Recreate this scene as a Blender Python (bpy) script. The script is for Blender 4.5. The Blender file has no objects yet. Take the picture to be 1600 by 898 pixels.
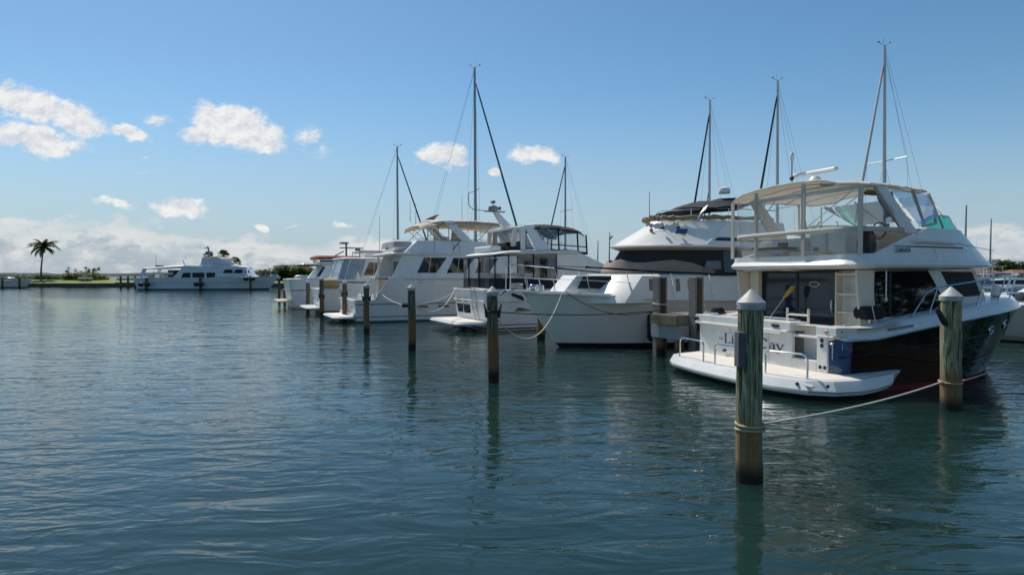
import bpy, math, random
from mathutils import Vector, Matrix
R = math.radians
rnd = random.Random(7)
C = bpy.context.scene.collection
S = bpy.context.scene

# ------------------------------------------------------------------ helpers
class MB:
    """collects faces, build() links them as one mesh object"""
    def __init__(s): s.v = []; s.f = []; s.m = []; s.s = []
    def add(s, vs, fs, mi=0, sm=False):
        o = len(s.v); s.v += [tuple(p) for p in vs]
        for f in fs:
            s.f.append([i + o for i in f]); s.m.append(mi); s.s.append(sm)
        return s
    def box(s, x0, x1, y0, y1, z0, z1, mi=0, M=None):
        vs = [(x, y, z) for z in (z0, z1) for x, y in ((x0, y0), (x1, y0), (x1, y1), (x0, y1))]
        if M: vs = [M @ Vector(p) for p in vs]
        return s.add(vs, [(3, 2, 1, 0), (4, 5, 6, 7), (0, 1, 5, 4), (1, 2, 6, 5), (2, 3, 7, 6), (3, 0, 4, 7)], mi)
    def loft(s, rings, cap0=True, cap1=True, mi=0, sm=False, closed=True):
        n = len(rings[0]); vs = [p for r in rings for p in r]; fs = []
        for i in range(len(rings) - 1):
            for j in range(n if closed else n - 1):
                k = (j + 1) % n
                fs.append((i * n + j, i * n + k, (i + 1) * n + k, (i + 1) * n + j))
        s.add(vs, fs, mi, sm)
        if cap0: s.add(rings[0], [tuple(range(n - 1, -1, -1))], mi)
        if cap1: s.add(rings[-1], [tuple(range(n))], mi)
        return s
    def tube(s, pts, r, n=8, mi=0, closed=False, cap=True):
        pts = [Vector(p) for p in pts]; rs = r if isinstance(r, (list, tuple)) else [r] * len(pts)
        rings = []; prev = None
        for i, p in enumerate(pts):
            if closed: t = pts[(i + 1) % len(pts)] - pts[i - 1]
            else: t = pts[min(i + 1, len(pts) - 1)] - pts[max(i - 1, 0)]
            t.normalize()
            if prev is None:
                u = t.cross(Vector((0, 0, 1)))
                if u.length < 1e-3: u = t.cross(Vector((1, 0, 0)))
            else: u = prev - t * prev.dot(t)
            u.normalize(); prev = u; w = t.cross(u)
            rings.append([p + (u * math.cos(a) + w * math.sin(a)) * rs[i] for a in (2 * math.pi * k / n for k in range(n))])
        if closed: rings.append(rings[0])
        return s.loft(rings, cap and not closed, cap and not closed, mi, True)
    def lathe(s, prof, n=20, mi=0, c=(0, 0, 0), sm=True):
        rings = [[(c[0] + r * math.cos(2 * math.pi * k / n), c[1] + r * math.sin(2 * math.pi * k / n), c[2] + z) for k in range(n)] for r, z in prof]
        return s.loft(rings, True, True, mi, sm)
    def ball(s, c, rx, ry=None, rz=None, n=12, mi=0):
        ry = ry or rx; rz = rz or rx; h = n // 2
        rings = []
        for i in range(h + 1):
            a = -math.pi / 2 + math.pi * (i + .02) / (h + .04)
            rings.append([(c[0] + rx * math.cos(a) * math.cos(2 * math.pi * k / n), c[1] + ry * math.cos(a) * math.sin(2 * math.pi * k / n), c[2] + rz * math.sin(a)) for k in range(n)])
        return s.loft(rings, True, True, mi, True)
    def plate(s, poly, d, mi=0):
        """polygon extruded by vector d"""
        d = Vector(d); a = [Vector(p) for p in poly]; b = [p + d for p in a]
        return s.loft([a, b], True, True, mi)
    def build(s, name, mats, parent=None, bevel=0, ang=38, loc=None, rotz=0, solid=0):
        me = bpy.data.meshes.new(name); me.from_pydata(s.v, [], s.f)
        mats = mats if isinstance(mats, (list, tuple)) else [mats]
        for m in mats: me.materials.append(m)
        me.polygons.foreach_set('material_index', s.m); me.polygons.foreach_set('use_smooth', s.s)
        import bmesh
        bm = bmesh.new(); bm.from_mesh(me)
        bmesh.ops.remove_doubles(bm, verts=bm.verts, dist=1e-5)
        bmesh.ops.recalc_face_normals(bm, faces=bm.faces); bm.to_mesh(me); bm.free()
        if any(s.s): me.set_sharp_from_angle(angle=R(ang))
        o = bpy.data.objects.new(name, me); C.objects.link(o)
        if parent: o.parent = parent
        if loc: o.location = loc; o.rotation_euler.z = rotz
        if solid:
            md = o.modifiers.new('solid', 'SOLIDIFY'); md.thickness = solid; md.offset = 0
        if bevel:
            md = o.modifiers.new('bevel', 'BEVEL'); md.width = bevel; md.segments = 2; md.limit_method = 'ANGLE'; md.angle_limit = R(35)
            md.harden_normals = False
        return o

def tag(o, label=None, cat=None, group=None, kind=None):
    if label: o['label'] = label
    if cat: o['category'] = cat
    if group: o['group'] = group
    if kind: o['kind'] = kind
    return o
def thing(name, label, cat, loc=(0, 0, 0), rz=0, group=None):
    o = bpy.data.objects.new(name, None); C.objects.link(o)
    o.location = loc; o.rotation_euler = (0, 0, rz); o.empty_display_size = .2
    return tag(o, label, cat, group)
def dup(root, loc, rz, label=None):
    r = root.copy(); C.objects.link(r); r.location = loc; r.rotation_euler = (0, 0, rz)
    if label: r['label'] = label
    for ch in list(root.children):
        c = ch.copy(); C.objects.link(c); c.parent = r
        for g in list(ch.children):
            d = g.copy(); C.objects.link(d); d.parent = c
    return r
def smooth(t): t = max(0, min(1, t)); return t * t * (3 - 2 * t)
def lerp(a, b, t): return a + (b - a) * t
def interp(tab, x):
    if x <= tab[0][0]: return tab[0][1]
    for (a, b), (c, d) in zip(tab, tab[1:]):
        if x <= c: return lerp(b, d, (x - a) / (c - a))
    return tab[-1][1]
def sag(a, b, d, n=14):
    a, b = Vector(a), Vector(b)
    return [a.lerp(b, i / n) - Vector((0, 0, d * 4 * (i / n) * (1 - i / n))) for i in range(n + 1)]

# marina axes: s runs into the slips, t runs along the row of pilings
AX = Vector((.904, .428, 0)); UX = Vector((-.428, .904, 0)); O0 = Vector((2.89, 7.58, 0)); SLIP = math.atan2(.428, .904)
def st(s, t, z=0): return O0 + AX * s + UX * t + Vector((0, 0, z))

# ------------------------------------------------------------------ materials
MATS = {}
def mat(name, col, rough=.5, metal=0., spec=.5, var=0., vscale=3., bump=0., bscale=30., coat=0., stretch=(1, 1, 1), col2=None, ior=None):
    if name in MATS: return MATS[name]
    m = bpy.data.materials.new(name); m.use_nodes = True; nt = m.node_tree; b = nt.nodes['Principled BSDF']
    b.inputs['Base Color'].default_value = (*col, 1); b.inputs['Roughness'].default_value = rough
    b.inputs['Metallic'].default_value = metal; b.inputs['Specular IOR Level'].default_value = spec
    b.inputs['Coat Weight'].default_value = coat; b.inputs['Coat Roughness'].default_value = .05
    if ior: b.inputs['IOR'].default_value = ior
    tc = nt.nodes.new('ShaderNodeTexCoord'); mp = nt.nodes.new('ShaderNodeMapping'); mp.inputs['Scale'].default_value = stretch
    nt.links.new(tc.outputs['Object'], mp.inputs['Vector'])
    if var:
        n = nt.nodes.new('ShaderNodeTexNoise'); n.inputs['Scale'].default_value = vscale; n.inputs['Detail'].default_value = 6; n.inputs['Roughness'].default_value = .65
        nt.links.new(mp.outputs[0], n.inputs['Vector'])
        r = nt.nodes.new('ShaderNodeValToRGB'); r.color_ramp.elements[0].position = .3; r.color_ramp.elements[1].position = .72
        c2 = col2 or tuple(c * (1 - var) for c in col)
        r.color_ramp.elements[0].color = (*c2, 1); r.color_ramp.elements[1].color = (*col, 1)
        nt.links.new(n.outputs['Fac'], r.inputs['Fac']); nt.links.new(r.outputs['Color'], b.inputs['Base Color'])
        rr = nt.nodes.new('ShaderNodeMapRange'); rr.inputs['To Min'].default_value = rough * 1.25; rr.inputs['To Max'].default_value = rough * .85
        nt.links.new(n.outputs['Fac'], rr.inputs['Value']); nt.links.new(rr.outputs[0], b.inputs['Roughness'])
    if bump:
        n2 = nt.nodes.new('ShaderNodeTexNoise'); n2.inputs['Scale'].default_value = bscale; n2.inputs['Detail'].default_value = 5
        nt.links.new(mp.outputs[0], n2.inputs['Vector'])
        bp = nt.nodes.new('ShaderNodeBump'); bp.inputs['Strength'].default_value = bump; bp.inputs['Distance'].default_value = .02
        nt.links.new(n2.outputs['Fac'], bp.inputs['Height']); nt.links.new(bp.outputs[0], b.inputs['Normal'])
    MATS[name] = m; return m
def translucent(m, amount, tint=None):
    """thin cloth or leaf: part of the light passes through"""
    nt = m.node_tree; b = nt.nodes['Principled BSDF']; out = nt.nodes['Material Output']; t = nt.nodes.new('ShaderNodeBsdfTranslucent'); mx = nt.nodes.new('ShaderNodeMixShader'); mx.inputs[0].default_value = amount
    src = b.inputs['Base Color']
    if tint: t.inputs[0].default_value = (*tint, 1)
    elif src.is_linked: nt.links.new(src.links[0].from_socket, t.inputs[0])
    else: t.inputs[0].default_value = src.default_value
    nt.links.new(b.outputs[0], mx.inputs[1]); nt.links.new(t.outputs[0], mx.inputs[2]); nt.links.new(mx.outputs[0], out.inputs[0]); return m
def clear_mat(name, tint, gloss=.12, rough=.05, opac=0.0, ocol=(.8, .8, .8)):
    m = bpy.data.materials.new(name); m.use_nodes = True; nt = m.node_tree; nt.nodes.clear()
    out = nt.nodes.new('ShaderNodeOutputMaterial'); t = nt.nodes.new('ShaderNodeBsdfTransparent'); t.inputs[0].default_value = (*tint, 1)
    g = nt.nodes.new('ShaderNodeBsdfGlossy'); g.inputs['Roughness'].default_value = rough
    fr = nt.nodes.new('ShaderNodeFresnel'); fr.inputs[0].default_value = 1.4
    tc = nt.nodes.new('ShaderNodeTexCoord'); nz = nt.nodes.new('ShaderNodeTexNoise'); nz.inputs['Scale'].default_value = 3; nz.inputs['Detail'].default_value = 2
    bp = nt.nodes.new('ShaderNodeBump'); bp.inputs['Strength'].default_value = .5; bp.inputs['Distance'].default_value = .02
    nt.links.new(tc.outputs['Object'], nz.inputs['Vector']); nt.links.new(nz.outputs['Fac'], bp.inputs['Height']); nt.links.new(bp.outputs[0], g.inputs['Normal'])
    mx = nt.nodes.new('ShaderNodeMixShader'); ml = nt.nodes.new('ShaderNodeMath'); ml.operation = 'MULTIPLY_ADD'; ml.inputs[1].default_value = .7; ml.inputs[2].default_value = gloss * .3
    nt.links.new(fr.outputs[0], ml.inputs[0]); nt.links.new(ml.outputs[0], mx.inputs[0])
    src = t.outputs[0]
    if opac:
        d = nt.nodes.new('ShaderNodeBsdfDiffuse'); d.inputs[0].default_value = (*ocol, 1); m2 = nt.nodes.new('ShaderNodeMixShader'); m2.inputs[0].default_value = opac
        nt.links.new(t.outputs[0], m2.inputs[1]); nt.links.new(d.outputs[0], m2.inputs[2]); src = m2.outputs[0]
    nt.links.new(src, mx.inputs[1]); nt.links.new(g.outputs[0], mx.inputs[2]); nt.links.new(mx.outputs[0], out.inputs[0])
    return m
GEL = mat('white gelcoat', (.82, .81, .78), .28, var=.16, vscale=2.2, coat=.25, stretch=(1.6, 1.6, .45), col2=(.70, .68, .62))
GELW = mat('bounce-lit white gelcoat', (.88, .85, .79), .3, var=.12, vscale=1.5, coat=.3, stretch=(1.4, 1.4, .4), col2=(.80, .76, .68))  # bow-out yacht's white, brightened and warmed to stand in for bounce light
GELB = mat('older white gelcoat', (.81, .82, .82), .34, var=.2, vscale=1.6, coat=.15, stretch=(1.5, 1.5, .4), col2=(.69, .69, .66))
CREAM = mat('cream gelcoat', (.72, .66, .54), .35, var=.08, vscale=2)
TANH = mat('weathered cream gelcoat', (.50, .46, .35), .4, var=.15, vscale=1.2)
NAVY = mat('black navy gelcoat', (.003, .0035, .005), .04, spec=.32)
BLUE = mat('blue gelcoat', (.012, .045, .14), .1, coat=.6)
REDB = mat('red bottom paint', (.22, .015, .015), .6, var=.4, vscale=3)
BLKB = mat('black bottom paint', (.012, .012, .014), .55, var=.4, vscale=3)
TEALB = mat('teal bottom paint', (.01, .11, .13), .5, var=.3, vscale=3)
BLK = mat('black rubber', (.012, .012, .013), .55)
DKW = mat('dark window glass', (.008, .009, .010), .03, spec=.6, coat=.3)
BRW = mat('bronze window glass', (.030, .020, .012), .05, spec=.5, var=.7, vscale=2.5)
GRNW = mat('green window glass', (.012, .045, .04), .05, spec=.6)
DOORG = mat('blue tinted door glass', (.014, .032, .062), .04, spec=.45, var=.5, vscale=1.0)
MESHC = mat('black mesh screen', (.018, .019, .021), .75, bump=.3, bscale=80)
BLKC = mat('black canvas', (.014, .015, .018), .85, var=.3, vscale=4, bump=.5, bscale=8)
NAVC = mat('dark blue canvas', (.012, .020, .032), .8, var=.3, vscale=4, bump=.6, bscale=6)
BEIC = translucent(mat('beige canvas', (.72, .65, .54), .8, var=.1, vscale=3, bump=.2, bscale=6), .35, (.84, .74, .58))
TANC = mat('tan rolled canvas', (.36, .26, .14), .8, var=.6, vscale=7, bump=.8, bscale=9)
GRYC = mat('taupe canvas', (.30, .25, .21), .85, var=.2, vscale=3, bump=.5, bscale=4)
WHC = translucent(mat('white canvas', (.76, .73, .68), .75, var=.1, vscale=3, bump=.25, bscale=6), .40, (.88, .83, .75))
ORGC = mat('orange brown canvas', (.28, .075, .025), .8, var=.4, vscale=5)
STEEL = mat('stainless steel', (.62, .63, .65), .18, metal=1)
ALU = mat('aluminium mast', (.30, .31, .33), .4, metal=.6, var=.2, vscale=2)
ALUL = mat('bright aluminium mast', (.55, .54, .53), .4, metal=.4)
ROPW = mat('white rope', (.62, .58, .50), .85, bump=.6, bscale=60)
ROPD = mat('dark rope', (.02, .02, .022), .85)
ROPY = mat('yellowed rope', (.42, .36, .22), .85, bump=.6, bscale=60)
TEAK = mat('teak', (.22, .12, .06), .6, var=.3, vscale=6, stretch=(1, 8, 8))
VIN = clear_mat('clear vinyl', (.96, .965, .97), .10, .06, .025)
VIND = clear_mat('smoked vinyl', (.75, .77, .78), .3, .08, .05)
GRNP = clear_mat('green acrylic', (.10, .62, .45), .4, .04, .10, (.05, .45, .32))
ANTI = mat('nonskid cream deck', (.72, .66, .58), .7, var=.1, vscale=3, bump=.3, bscale=120)
VINYL = mat('cream vinyl upholstery', (.66, .60, .48), .5, var=.08, vscale=4)
GOLD = mat('gold leaf lettering', (.55, .36, .08), .4, metal=.2)
INK = mat('navy lettering', (.012, .022, .06), .4)
GREY = mat('grey plastic', (.25, .26, .27), .5)
LBLUE = mat('light blue decal', (.18, .38, .60), .4)
AMB = mat('amber lens', (.55, .25, .16), .25)

def wood_mat(name, green, rustz, dark=.3, axis_stretch=(7, 7, .55)):
    """pressure treated timber; algae and rust stains depend on height above the water"""
    m = bpy.data.materials.new(name); m.use_nodes = True; nt = m.node_tree; b = nt.nodes['Principled BSDF']; N = nt.nodes.new; L = nt.links.new
    tc = N('ShaderNodeTexCoord'); mp = N('ShaderNodeMapping'); mp.inputs['Scale'].default_value = axis_stretch; L(tc.outputs['Object'], mp.inputs[0])
    n = N('ShaderNodeTexNoise'); n.inputs['Scale'].default_value = 2.4; n.inputs['Detail'].default_value = 6; n.inputs['Roughness'].default_value = .62; n.inputs['Distortion'].default_value = 2.2; L(mp.outputs[0], n.inputs[0])
    r = N('ShaderNodeValToRGB'); r.color_ramp.elements[0].position = .38; r.color_ramp.elements[0].color = (*[g * .30 for g in green], 1)
    r.color_ramp.elements[1].position = .63; r.color_ramp.elements[1].color = (green[0] * 2.0, green[1] * 1.75, green[2] * 1.7, 1)
    e = r.color_ramp.elements.new(.5); e.color = (*green, 1); L(n.outputs['Fac'], r.inputs[0])
    mpk = N('ShaderNodeMapping'); mpk.inputs['Scale'].default_value = (26, 26, .8); L(tc.outputs['Object'], mpk.inputs[0]); nk = N('ShaderNodeTexNoise'); nk.inputs['Scale'].default_value = 1.0; nk.inputs['Detail'].default_value = 3; nk.inputs['Distortion'].default_value = .8; L(mpk.outputs[0], nk.inputs[0])
    ck = N('ShaderNodeMapRange'); ck.inputs['From Min'].default_value = .36; ck.inputs['From Max'].default_value = .43; L(nk.outputs['Fac'], ck.inputs[0])
    rk = N('ShaderNodeMix'); rk.data_type = 'RGBA'; rk.inputs['A'].default_value = (green[0] * .18, green[1] * .17, green[2] * .18, 1); L(ck.outputs[0], rk.inputs['Factor']); L(r.outputs['Color'], rk.inputs['B'])
    n2 = N('ShaderNodeTexNoise'); n2.inputs['Scale'].default_value = 2.3; n2.inputs['Detail'].default_value = 5; L(tc.outputs['Object'], n2.inputs[0])
    sp = N('ShaderNodeSeparateXYZ'); L(tc.outputs['Object'], sp.inputs[0])
    def zramp(lo, hi, amp):
        a = N('ShaderNodeMath'); a.operation = 'MULTIPLY_ADD'; a.inputs[1].default_value = amp; L(n2.outputs['Fac'], a.inputs[0]); L(sp.outputs['Z'], a.inputs[2])
        q = N('ShaderNodeMapRange'); q.inputs['From Min'].default_value = lo + amp * .5; q.inputs['From Max'].default_value = hi + amp * .5; L(a.outputs[0], q.inputs[0]); return q.outputs[0]
    m1 = N('ShaderNodeMix'); m1.data_type = 'RGBA'; L(zramp(rustz - .1, rustz + .22, .5), m1.inputs['Factor'])
    rust = N('ShaderNodeMix'); rust.data_type = 'RGBA'; rust.blend_type = 'MULTIPLY'; rust.inputs['Factor'].default_value = .45; rust.inputs['A'].default_value = (.20, .088, .024, 1)
    L(r.outputs['Color'], rust.inputs['B'])
    rs = N('ShaderNodeMix'); rs.data_type = 'RGBA'; rs.inputs['A'].default_value = (.36, .15, .03, 1); rs.inputs['B'].default_value = (.075, .06, .025, 1)
    L(n.outputs['Fac'], rs.inputs['Factor']); L(rs.outputs['Result'], rust.inputs['A'])
    mm = N('ShaderNodeMix'); mm.data_type = 'RGBA'; mm.inputs['Factor'].default_value = .28; L(rs.outputs['Result'], mm.inputs['A']); L(rk.outputs['Result'], mm.inputs['B'])
    L(mm.outputs['Result'], m1.inputs['A']); L(rk.outputs['Result'], m1.inputs['B'])
    m2 = N('ShaderNodeMix'); m2.data_type = 'RGBA'; L(zramp(dark - .1, dark + .08, .12), m2.inputs['Factor']); m2.inputs['A'].default_value = (.008, .009, .006, 1); L(m1.outputs['Result'], m2.inputs['B'])
    L(m2.outputs['Result'], b.inputs['Base Color']); b.inputs['Roughness'].default_value = .8
    bp = N('ShaderNodeBump'); bp.inputs['Strength'].default_value = .8; bp.inputs['Distance'].default_value = .015; L(n.outputs['Fac'], bp.inputs['Height']); L(bp.outputs[0], b.inputs['Normal'])
    return m
PILE = wood_mat('green treated piling', (.23, .24, .135), .64, .2)
PILED = wood_mat('dark weathered piling', (.12, .118, .078), 1.15, .3)
DOCKW = mat('grey dock timber', (.30, .28, .24), .8, var=.5, vscale=5, stretch=(1, 9, 9), bump=.5, bscale=12)
POSTW = mat('grey dock post timber', (.27, .25, .22), .8, var=.5, vscale=5, stretch=(9, 9, 1), bump=.5, bscale=12)
CONC = mat('pale concrete beam', (.36, .36, .35), .85, var=.25, vscale=3, bump=.3)
CAPM = mat('white piling cap', (.54, .53, .49), .55, var=.4, vscale=7, bump=.2, bscale=30)

# ------------------------------------------------------------------ hull builder
class Hull:
    def __init__(s, L, Lw, bs, bw, zs, f0=.42, ps=2.2, pw=1.9, tail=.93, rake=0., flare=1.5, rc=.0, zb=.12, stern=None):
        s.__dict__.update(locals()); s.zs = zs if callable(zs) else (lambda x: zs)
    def shape(s, f, p):
        if f < s.f0: return lerp(s.tail, 1, math.sin(f / s.f0 * math.pi / 2))
        return max(0., 1 - ((f - s.f0) / (1 - s.f0)) ** p)
    def xx(s, f, z):
        z1 = s.zs(s.L); zc = max(min(z / z1, 1.2), -.5)
        xs = s.Lw + (s.L - s.Lw) * (zc ** .8 if zc > 0 else zc * .9)
        return lerp(-s.rake * z, xs, f)
    def half(s, f, z):
        v = max(0, min(1, z / max(s.zs(f * s.L), .1)))
        hw = s.bw * s.shape(f, s.pw); hs = s.bs * s.shape(f, s.ps)
        h = lerp(hw, hs, v ** s.flare)
        if z < 0: h = hw * (1 + z * .9)
        if s.rc:
            x = f * s.L
            if x < s.rc: h -= s.rc * .9 * (1 - math.sqrt(max(0, 1 - (1 - x / s.rc) ** 2)))
        return max(h, .012)
    def y_at(s, x, z):
        x0 = s.xx(0, z); x1 = s.xx(1, z); return s.half(max(0, min(1, (x - x0) / (x1 - x0))), z)
    def sheer(s, f): 
        z = s.zs(f * s.L); return s.xx(f, z), s.half(f, z), z
    def fs(s, n=44, extra=()):
        f = [i / n for i in range(n + 1)] + [.003, .008, .015, .03] + [.985, .993] + [e / s.L for e in extra]
        return sorted(set(f))
    def build(s, parent, mats, zones, extra=(), name='hull', rows=9, ztr=99):
        """zones: z limits of bottom paint and boot stripe; mats bottom, boot, topside"""
        mb = MB(); fs = s.fs(extra=extra); low = [-.5, -.15] + list(zones); cols = []
        for f in fs:
            zt = s.zs(f * s.L); zz = low + [lerp(zones[-1], zt, (i + 1) / rows) for i in range(rows)]
            cols.append([(s.xx(f, z), s.half(f, z), z) for z in zz])
        nz = len(cols[0])
        for sg in (1, -1):
            vs = [(x, y * sg, z) for c in cols for x, y, z in c]
            for j in range(nz - 1):
                mi = 0 if j < 2 else min(j - 1, len(zones) - 0, len(mats) - 1)
                fcs = [(i * nz + j, (i + 1) * nz + j, (i + 1) * nz + j + 1, i * nz + j + 1) for i in range(len(fs) - 1)]
                mb.add(vs, fcs, mi, True)
        # transom strips
        c = cols[0]
        for j in range(nz - 1):
            mi = 0 if j < 2 else min(j - 1, len(zones), len(mats) - 1)
            (x0, y0, z0), (x1, y1, z1) = c[j], c[j + 1]
            if z1 > ztr: continue
            mb.add([(x0, y0, z0), (x0, -y0, z0), (x1, -y1, z1), (x1, y1, z1)], [(0, 1, 2, 3)], mi)
        k = [q[0] for q in cols]
        mb.add([(x, y, z) for x, y, z in k] + [(x, -y, z) for x, y, z in k], [(i, i + 1, len(k) + i + 1, len(k) + i) for i in range(len(k) - 1)], 0)
        return mb.build(name, mats, parent)
    def deck(s, parent, m, x0, dz=0., inset=0., camber=.06, name='deck', x1=None, lip=None):
        mb = MB(); f0 = x0 / s.L; f1 = (x1 or s.L) / s.L; rows = []
        for i in range(31):
            f = lerp(f0, f1, i / 30); x, y, z = s.sheer(f); y = max(y - inset, .01)
            rows.append([(x, y * k, z + dz + camber * (1 - k * k)) for k in (-1, -.6, -.2, .2, .6, 1)])
        mb.loft(rows, False, False, 0, True, closed=False)
        if lip is not None:
            for sg in (1, -1):
                a = [r[5 if sg > 0 else 0] for r in rows]; b = []
                for i, p in enumerate(a):
                    f = lerp(f0, f1, i / 30); x, y, z = s.sheer(f); b.append((x, (y + lip) * sg, z - .01))
                mb.loft([a, b], False, False, 0, True, closed=False)
        return mb.build(name, m, parent)
    def rail(s, parent, m, r=.035, name='rub_rail', dz=0, f0=0, f1=1., out=.0, n=60, transom=True):
        pts = []
        for i in range(n + 1):
            f = lerp(f1, f0, i / n); x, y, z = s.sheer(f); pts.append((x, y + out, z + dz))
        pts2 = [(x, -y, z) for x, y, z in reversed(pts)]
        mb = MB(); 
        if transom and f0 == 0: mb.tube(pts + pts2, r, 6)
        else: mb.tube(pts, r, 6); mb.tube(pts2, r, 6)
        return mb.build(name, m, parent)
    def cockpit(s, parent, m, mf, x1, sole, w=.16, x0=.1, dz=.02, bulk=True):
        mb = MB(); n = 14
        for sg in (1, -1):
            o, i_, l = [], [], []
            for k in range(n + 1):
                x = lerp(x0, x1, k / n); f = x / s.L; xa, y, z = s.sheer(f)
                o.append((x, y * sg, z + dz)); i_.append((x, (y - w) * sg, z + dz)); l.append((x, (y - w) * sg, sole))
            mb.loft([o, i_, l], False, False, 0, False, closed=False)
        xa, y, z = s.sheer(x0 / s.L); xe, ye, ze = s.sheer(x1 / s.L)
        mb.add([(s.xx(0, z) - 0., y - .02, z + dz), (s.xx(0, z), -y + .02, z + dz), (x0 + w, -y + w, z + dz), (x0 + w, y - w, z + dz)], [(0, 1, 2, 3)])
        mb.add([(x0 + w, y - w, z + dz), (x0 + w, -y + w, z + dz), (x0 + w, -y + w, sole), (x0 + w, y - w, sole)], [(0, 1, 2, 3)])
        ob = mb.build('cockpit_coaming', m, parent)
        ym = max(y, ye) - w
        MB().add([(x0, ym, sole + .004), (x0, -ym, sole + .004), (x1, -ym, sole + .004), (x1, ym, sole + .004)], [(0, 1, 2, 3)]).build('cockpit_sole', mf, parent)
        return ob

def plan(x0, x1, w0, w1=None, z=0., r=.15, nose=0., zc=0., n=5):
    """closed outline of a cabin; nose = length of the elliptic front; zc lifts the centre line"""
    w1 = w0 if w1 is None else w1; pts = []
    def corner(cx, cy, rr, a0):
        for k in range(n + 1):
            a = a0 + math.pi / 2 * k / n; pts.append((cx + rr * math.cos(a), cy + rr * math.sin(a)))
    if nose:
        xs = x1 - nose; m = 10
        pts += [(x0 + r - r * math.cos(math.pi / 2 * k / n) , -(w0 - r) - r * math.sin(math.pi / 2 * k / n)) for k in range(n + 1)]
        for k in range(2 * m + 1):
            a = -math.pi / 2 + math.pi * k / (2 * m)
            pts.append((xs + nose * max(0., math.cos(a)) ** .9, w1 * math.copysign(abs(math.sin(a)) ** .9, math.sin(a))))
        pts += [(x0 + r - r * math.sin(math.pi / 2 * k / n), (w0 - r) + r * math.cos(math.pi / 2 * k / n)) for k in range(n + 1)]
    else:
        corner(x0 + r, -(w0 - r), r, math.pi); corner(x1 - r, -(w1 - r), r, -math.pi / 2); corner(x1 - r, w1 - r, r, 0); corner(x0 + r, w0 - r, r, math.pi / 2)
    W = max(w0, w1)
    return [(x, y, z(x) + zc * (1 - (y / W) ** 2) if callable(z) else z + zc * (1 - (y / W) ** 2)) for x, y in pts]
def house(rings, name, m, parent, bevel=.03, caps=(True, True), ang=38):
    return MB().loft(rings, caps[0], caps[1], 0, True).build(name, m, parent, bevel, ang)
def canopy(x0, x1, w0, w1, zf, th, name, m, parent, r=.25, drop=.12, arch=.18, skirt=.1):
    """cloth top with a drooping rim; zf(x) is the height along the centre line"""
    mb = MB(); rows = []
    n, k = 18, 12
    for i in range(n + 1):
        x = lerp(x0, x1, i / n); e = min(i, n - i) / n * (x1 - x0)
        w = lerp(w0, w1, i / n); row = []
        if e < r: w -= r - math.sqrt(max(0, r * r - (r - e) ** 2)); 
        for j in range(k + 1):
            y = w * (2 * j / k - 1); q = (y / max(w0, w1)) ** 2
            row.append((x, y, zf(x) - arch * q - (drop if j in (0, k) else 0) + rnd.uniform(-.012, .012)))
        rows.append(row)
    low = [[(x, y, z - th) for x, y, z in r_] for r_ in rows]
    mb.loft(rows, False, False, 0, True, closed=False); mb.loft(low, False, False, 0, True, closed=False)
    for a, b in ((rows[0], low[0]), (rows[-1], low[-1]), ([r_[0] for r_ in rows], [r_[0] for r_ in low]), ([r_[-1] for r_ in rows], [r_[-1] for r_ in low])):
        mb.loft([a, b], False, False, 0, False, closed=False)
    ob = mb.build(name, m, parent, ang=50)
    rim = rows[0] + [r_[-1] for r_ in rows[1:-1]] + rows[-1][::-1] + [r_[0] for r_ in rows[-2:0:-1]]
    MB().tube([(x, y, z - th * .5) for x, y, z in rim], .022, 6, closed=True).build('canopy_hem', m if m is BLKC else WHC, ob)
    for q in range(1, 5):
        i = round(n * q / 5); MB().tube([(x, y, z - .03) for x, y, z in rows[i]], .014, 5).build('canopy_bow', STEEL, ob)
    return ob
def side_window(pts, yf, sg, parent, m, name='window', frame=None, th=.03, out=.008):
    """pts (x,z), a convex outline on the cabin side y=yf(x,z); the pane follows the side's curve"""
    xs = sorted(set([p[0] for p in pts] + [lerp(min(p[0] for p in pts), max(p[0] for p in pts), k / 12) for k in range(13)])); rows = []
    for x in xs:
        zz = []
        for (a, c), (d, e) in zip(pts, pts[1:] + pts[:1]):
            if min(a, d) - 1e-6 <= x <= max(a, d) + 1e-6: zz += [c, e] if abs(a - d) < 1e-6 else [c + (e - c) * (x - a) / (d - a)]
        z0, z1 = min(zz), max(zz) + 1e-3
        rows.append([(x, sg * (yf(x, z) + o), z) for z, o in ((z0, -th), (z0, out), (z1, out), (z1, -th))])
    o = MB().loft(rows).build(name, m, parent)
    if frame:
        fp = []
        for (a, c), (d, e) in zip(pts, pts[1:] + pts[:1]):
            n = max(1, round(abs(d - a) / .25)); fp += [(lerp(a, d, k / n), lerp(c, e, k / n)) for k in range(n)]
        MB().tube([(x, sg * (yf(x, z) + out + .002), z) for x, z in fp], .016, 5, closed=True).build('window_frame', frame, o)
    return o
def rails(path, z_of, h, parent, m, name='bow_rail', r=.016, posts=8, lean=.12, mid=True):
    """path: deck-edge points; top rail, mid wire and stanchions in one piece"""
    mb = MB(); n = len(path)
    top = [Vector(p) + Vector((lean, 0, h)) for p in path]
    mb.tube(top, r, 6)
    if mid: mb.tube([Vector(p) + Vector((lean * .5, 0, h * .5)) for p in path], r * .5, 5)
    for k in range(posts):
        i = round(k * (n - 1) / (posts - 1)); mb.tube([path[i], top[i]], r * .9, 6)
    return mb.build(name, m, parent)
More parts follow.
